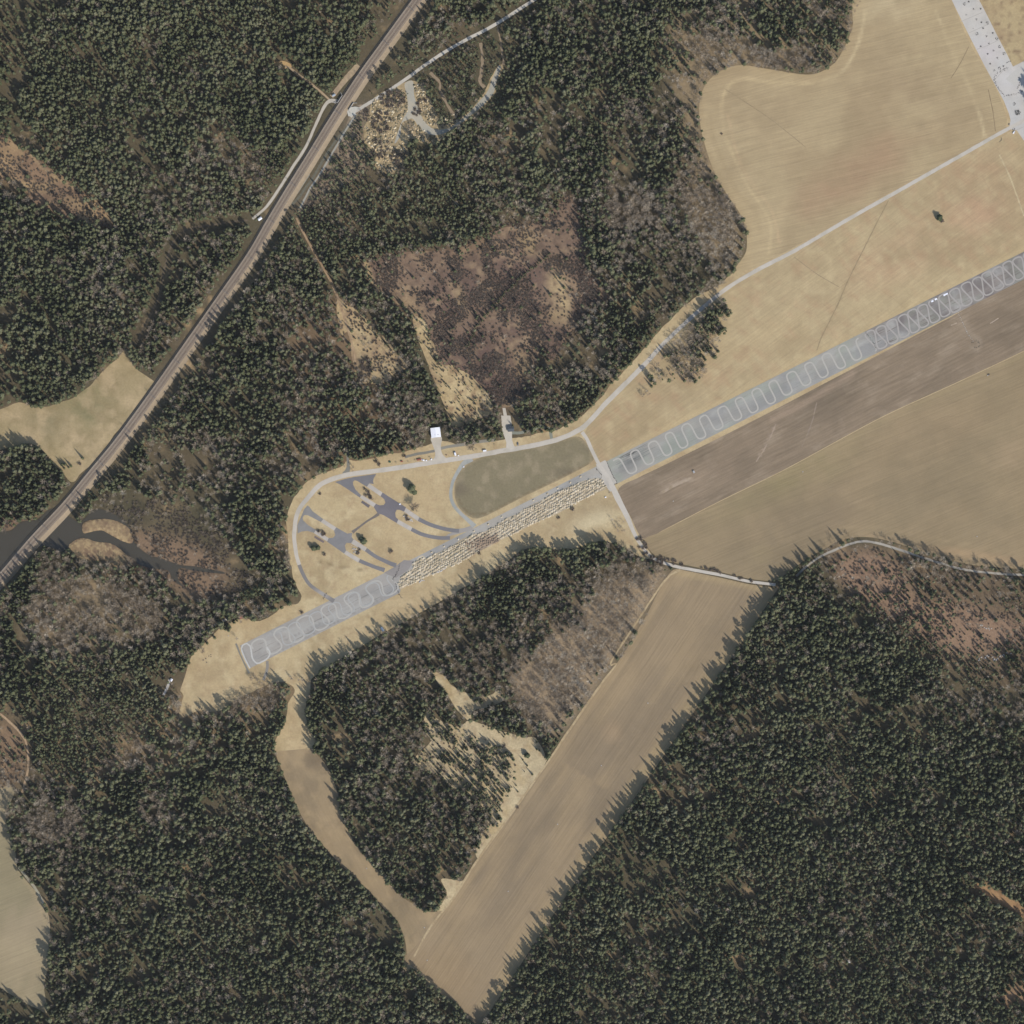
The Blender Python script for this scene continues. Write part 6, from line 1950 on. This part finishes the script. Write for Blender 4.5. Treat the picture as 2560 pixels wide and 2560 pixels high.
# ------------------------------------------------------------------ vehicles
def vehicle(name, p, deg, ln, wd, h, bodym, label, cat, van=False):
    r = rot_root(name, p, deg, label, cat, z=.12)
    mb = MB()
    n = 0
    if van:
        prof_ = [(-ln / 2, .45), (ln / 2, .45), (ln / 2, 1.15), (ln / 2 - .6, 1.3), (ln / 2 - 1.3, h), (-ln / 2 + .1, h)]
    else:
        prof_ = [(-ln / 2, .35), (ln / 2, .35), (ln / 2, .75), (ln / 2 - 1.1, .92), (ln / 2 - 1.8, h), (-ln / 2 + 1.0, h), (-ln / 2 + .2, .95)]
    m_ = len(prof_)
    V = [(x, -wd / 2, z) for x, z in prof_] + [(x, wd / 2, z) for x, z in prof_]
    F = [(k, (k + 1) % m_, m_ + (k + 1) % m_, m_ + k) for k in range(m_)] + [tuple(range(m_ - 1, -1, -1)), tuple(range(m_, 2 * m_))]
    mb.add(V, F)
    body = mb.build('body', bodym, r)
    bv = body.modifiers.new('edge', 'BEVEL')
    bv.width = .09
    bv.segments = 2
    mb = MB()
    a, b_ = (ln / 2 - .62, ln / 2 - 1.28) if van else (ln / 2 - 1.13, ln / 2 - 1.77)
    z0, z1 = (1.32, h - .06) if van else (.97, h - .04)
    mb.add([(a + .03, -wd / 2 + .12, z0), (a + .03, wd / 2 - .12, z0), (b_ + .03, wd / 2 - .12, z1), (b_ + .03, -wd / 2 + .12, z1)], [(0, 1, 2, 3)])
    mb.build('windscreen', M_glass, r)
    for sx in (-1, 1):
        for sy in (-1, 1):
            w = MB()
            w.tube((sx * ln * .31, sy * (wd / 2 - .22), .34), (sx * ln * .31, sy * (wd / 2 + .02), .34), .34, None, 14)
            wh = w.build('wheel', M_tyre, r)
            w = MB()
            w.tube((sx * ln * .31, sy * (wd / 2 + .0), .34), (sx * ln * .31, sy * (wd / 2 + .035), .34), .19, None, 12)
            w.build('rim', M_steel, wh)
    for sy in (-1, 1):
        w = MB()
        w.box(ln / 2 + .005, sy * (wd / 2 - .3), .62, .05, .32, .16)
        w.build('headlight', M_glass, r)
    return r


vehicle('delivery_van', T('W', (1767, 105))[0], 105, 6.0, 2.5, 2.7, M_white, 'white van parked on the verge east of the hall forecourt', 'van', True)
vehicle('parked_car', T('W', (1170, 225))[0], 165, 4.6, 1.9, 1.5, M_white, 'white car at the roadside directly west of the hall forecourt', 'car')
vehicle('parked_car', T('M', (1640, 450))[0], 95, 4.8, 2.0, 1.5, M_steel, 'dark grey car on the verge east of the gravel yard', 'car')
vehicle('parked_car', T('U', (940, 1600))[0], 60, 4.5, 1.9, 1.5, M_white, 'pale car at the mouth of the apron', 'car')


def trailer(p, deg, ln, wd, h, mt, label, cat='trailer', name='trailer'):
    r = rot_root(name, p, deg, label, cat, z=.1)
    mb = MB()
    mb.box(0, 0, .55, ln, wd, h - .55)
    mb.box(0, 0, h + .01, ln + .1, wd + .1, .08)
    mb.build('box_body', mt, r)
    mb = MB()
    mb.tube((ln / 2, .4, .5), (ln / 2 + 1.2, 0, .5), .05)
    mb.tube((ln / 2, -.4, .5), (ln / 2 + 1.2, 0, .5), .05)
    mb.build('drawbar', M_steel, r)
    for sy in (-1, 1):
        w = MB()
        w.tube((0, sy * (wd / 2 - .1), .33), (0, sy * (wd / 2 + .12), .33), .33, None, 12)
        w.build('wheel', M_tyre, r)


trailer(T('M', (1106, 560))[0], 8, 5.0, 2.2, 2.4, M_white, 'small white trailer between the hall and the gravel yard')
trailer(T('W', (1100, 215))[0], 9, 6.6, 2.3, 1.7, M_red, 'red brown trailer parked west of the white roadside car')
trailer(T('W', (775, 250))[0], 5, 3.0, 1.6, 1.5, M_red, 'small red cart farther west on the same verge', 'cart', 'cart')


def crate(p, deg, s_, mt, label, cat='crate'):
    X, Y = wp(p)
    mb = MB()
    mb.box(0, 0, .0, s_ * 1.4, s_, s_ * .8)
    for q in (-1, 1):
        mb.box(q * s_ * .45, 0, s_ * .8 + .003, .12, s_ * 1.02, .04)
        mb.box(q * (s_ * .7 + .02), 0, .02, .05, s_ * .9, s_ * .7)
    o = mb.build('crate', mt, None, (X, Y, .1), math.radians(deg))
    tag(o, label, cat)


crate(T('W', (1232, 232))[0], 10, 1.5, M_white, 'small white crate between the white car and the forecourt')
crate(T('W', (1328, 210))[0], 40, 1.6, M_white, 'white crate under the dark signboard at the forecourt corner')
crate(T('W', (1828, 140))[0], 5, 1.3, M_white, 'flat white crate east of the white van')
crate(T('W', (555, 260))[0], 5, 2.0, M_greenp, 'green crate among posts on the western verge')
crate(T('W', (1605, 130))[0], 5, 1.2, M_rust, 'rusty crate west of the white van')
crate(T('M', (768, 820))[0], 15, 1.4, M_white, 'white crate on the grey asphalt arc by the dark lawn')
crate(T('P', (1255, 485))[0], 15, 1.7, M_white, 'white crate on the upper dark junction')
crate(T('X', (715, 995))[0], 15, 1.6, M_white, 'white crate on the meadow below the gravel crossing')
crate(T('G', (160, 815))[0], -65, 2.6, M_slab, 'pale crate lying in the dark strip field')


def signpost(p, deg, h, w, mt, label):
    r = rot_root('signboard', p, deg, label, 'sign')
    for q in (-1, 1):
        mb = MB()
        mb.tube((q * w * .35, 0, 0), (q * w * .35, 0, h), .09)
        mb.build('post', M_wood, r)
    mb = MB()
    mb.box(0, .12, h - w * .7, w, .08, w * .65)
    mb.build('board', mt, r)


signpost(T('W', (1320, 200))[0], 40, 4.2, 2.0, M_darkp, 'dark signboard on two posts at the hall forecourt corner')
signpost(T('W', (680, 285))[0], 20, 3.2, 1.8, M_darkp, 'dark signboard on the verge west of the red cart')
signpost(T('W', (905, 265))[0], 60, 2.6, 1.6, M_wood, 'wooden signboard on the verge east of the red cart')
signpost(T('W', (1040, 240))[0], 80, 3.4, 2.0, M_wood, 'wooden signboard at the west end of the red brown trailer')
signpost(T('M', (988, 555))[0], 30, 3.2, 1.8, M_wood, 'wooden signboard west of the small white trailer')
signpost(T('M', (1275, 470))[0], 70, 3.0, 2.0, M_wood, 'wooden signboard west of the gravel yard entrance')
for q, (t, p) in enumerate((('Q', (1100, 577)), ('G', (745, 815)), ('I', (1760, 210)), ('I', (1510, 545)), ('I', (1275, 860)), ('I', (1010, 1220)), ('I', (575, 1590)), ('I', (560, 1415)), ('I', (250, 1097)), ('G', (1680, 1162)), ('G', (50, 972)))):
    X, Y = wp(T(t, p)[0])
    mb = MB()
    mb.tube((0, 0, 0), (0, 0, .55), .8, .75, 14)
    mb.tube((0, 0, .553), (0, 0, .65), .55, .5, 14)
    o = mb.build('drain_cover', M_slab, None, (X, Y, .08))
    tag(o, 'round pale concrete drain cover out in the fields', 'drain cover', 'concrete drain covers in the fields')
# white markers on the runway
for q, p in enumerate(T('Y', (878, 243), (918, 220), (1018, 172), (1042, 160))):
    X, Y = wp(p)
    mb = MB()
    mb.box(0, 0, 0, 3.6, 2.4, .35, math.radians(27))
    mb.box(0, 0, .353, 3.2, 2.0, .06, math.radians(27))
    o = mb.build('runway_marker', M_white, None, (X, Y, .14))
    tag(o, ('western' if q < 2 else 'eastern') + ' pair: low white marker block on the north east runway', 'marker', ('western' if q < 2 else 'eastern') + ' pair of white runway markers')
# field equipment mast
r = rot_root('equipment_mast', T('G', (1740, 295))[0], 10, 'thin mast with a ladder base on the tan pad in the east', 'mast')
mb = MB()
mb.tube((0, 0, 0), (0, 0, 8), .16, .06)
mb.build('mast_pole', M_steel, r)
mb = MB()
mb.box(1.2, .6, 0, 1.8, 1.2, 1.3)
mb.build('cabinet', M_darkp, r)
mb = MB()
mb.box(-.9, -.5, 0, 1.4, 1.2, 1.0)
mb.build('cable_box', M_slab, r)
# ------------------------------------------------------------------ the air between the aircraft and the ground
mb = MB()
mb.box(0, 0, -3.0, 25000, 25000, CAM_H + 60)
hz = bpy.data.materials.new('thin_haze')
hz.use_nodes = True
ht = hz.node_tree
ht.nodes.clear()
ho = ht.nodes.new('ShaderNodeOutputMaterial')
hv = ht.nodes.new('ShaderNodeVolumePrincipled')
hv.inputs['Color'].default_value = (0.92, 0.95, 1.0, 1)
hv.inputs['Density'].default_value = 4.0e-6
ht.links.new(hv.outputs[0], ho.inputs['Volume'])
o = mb.build('haze', hz)
tag(o, 'thin pale haze between the aircraft and the ground', None, None, 'stuff')
print('objects', len(bpy.data.objects))
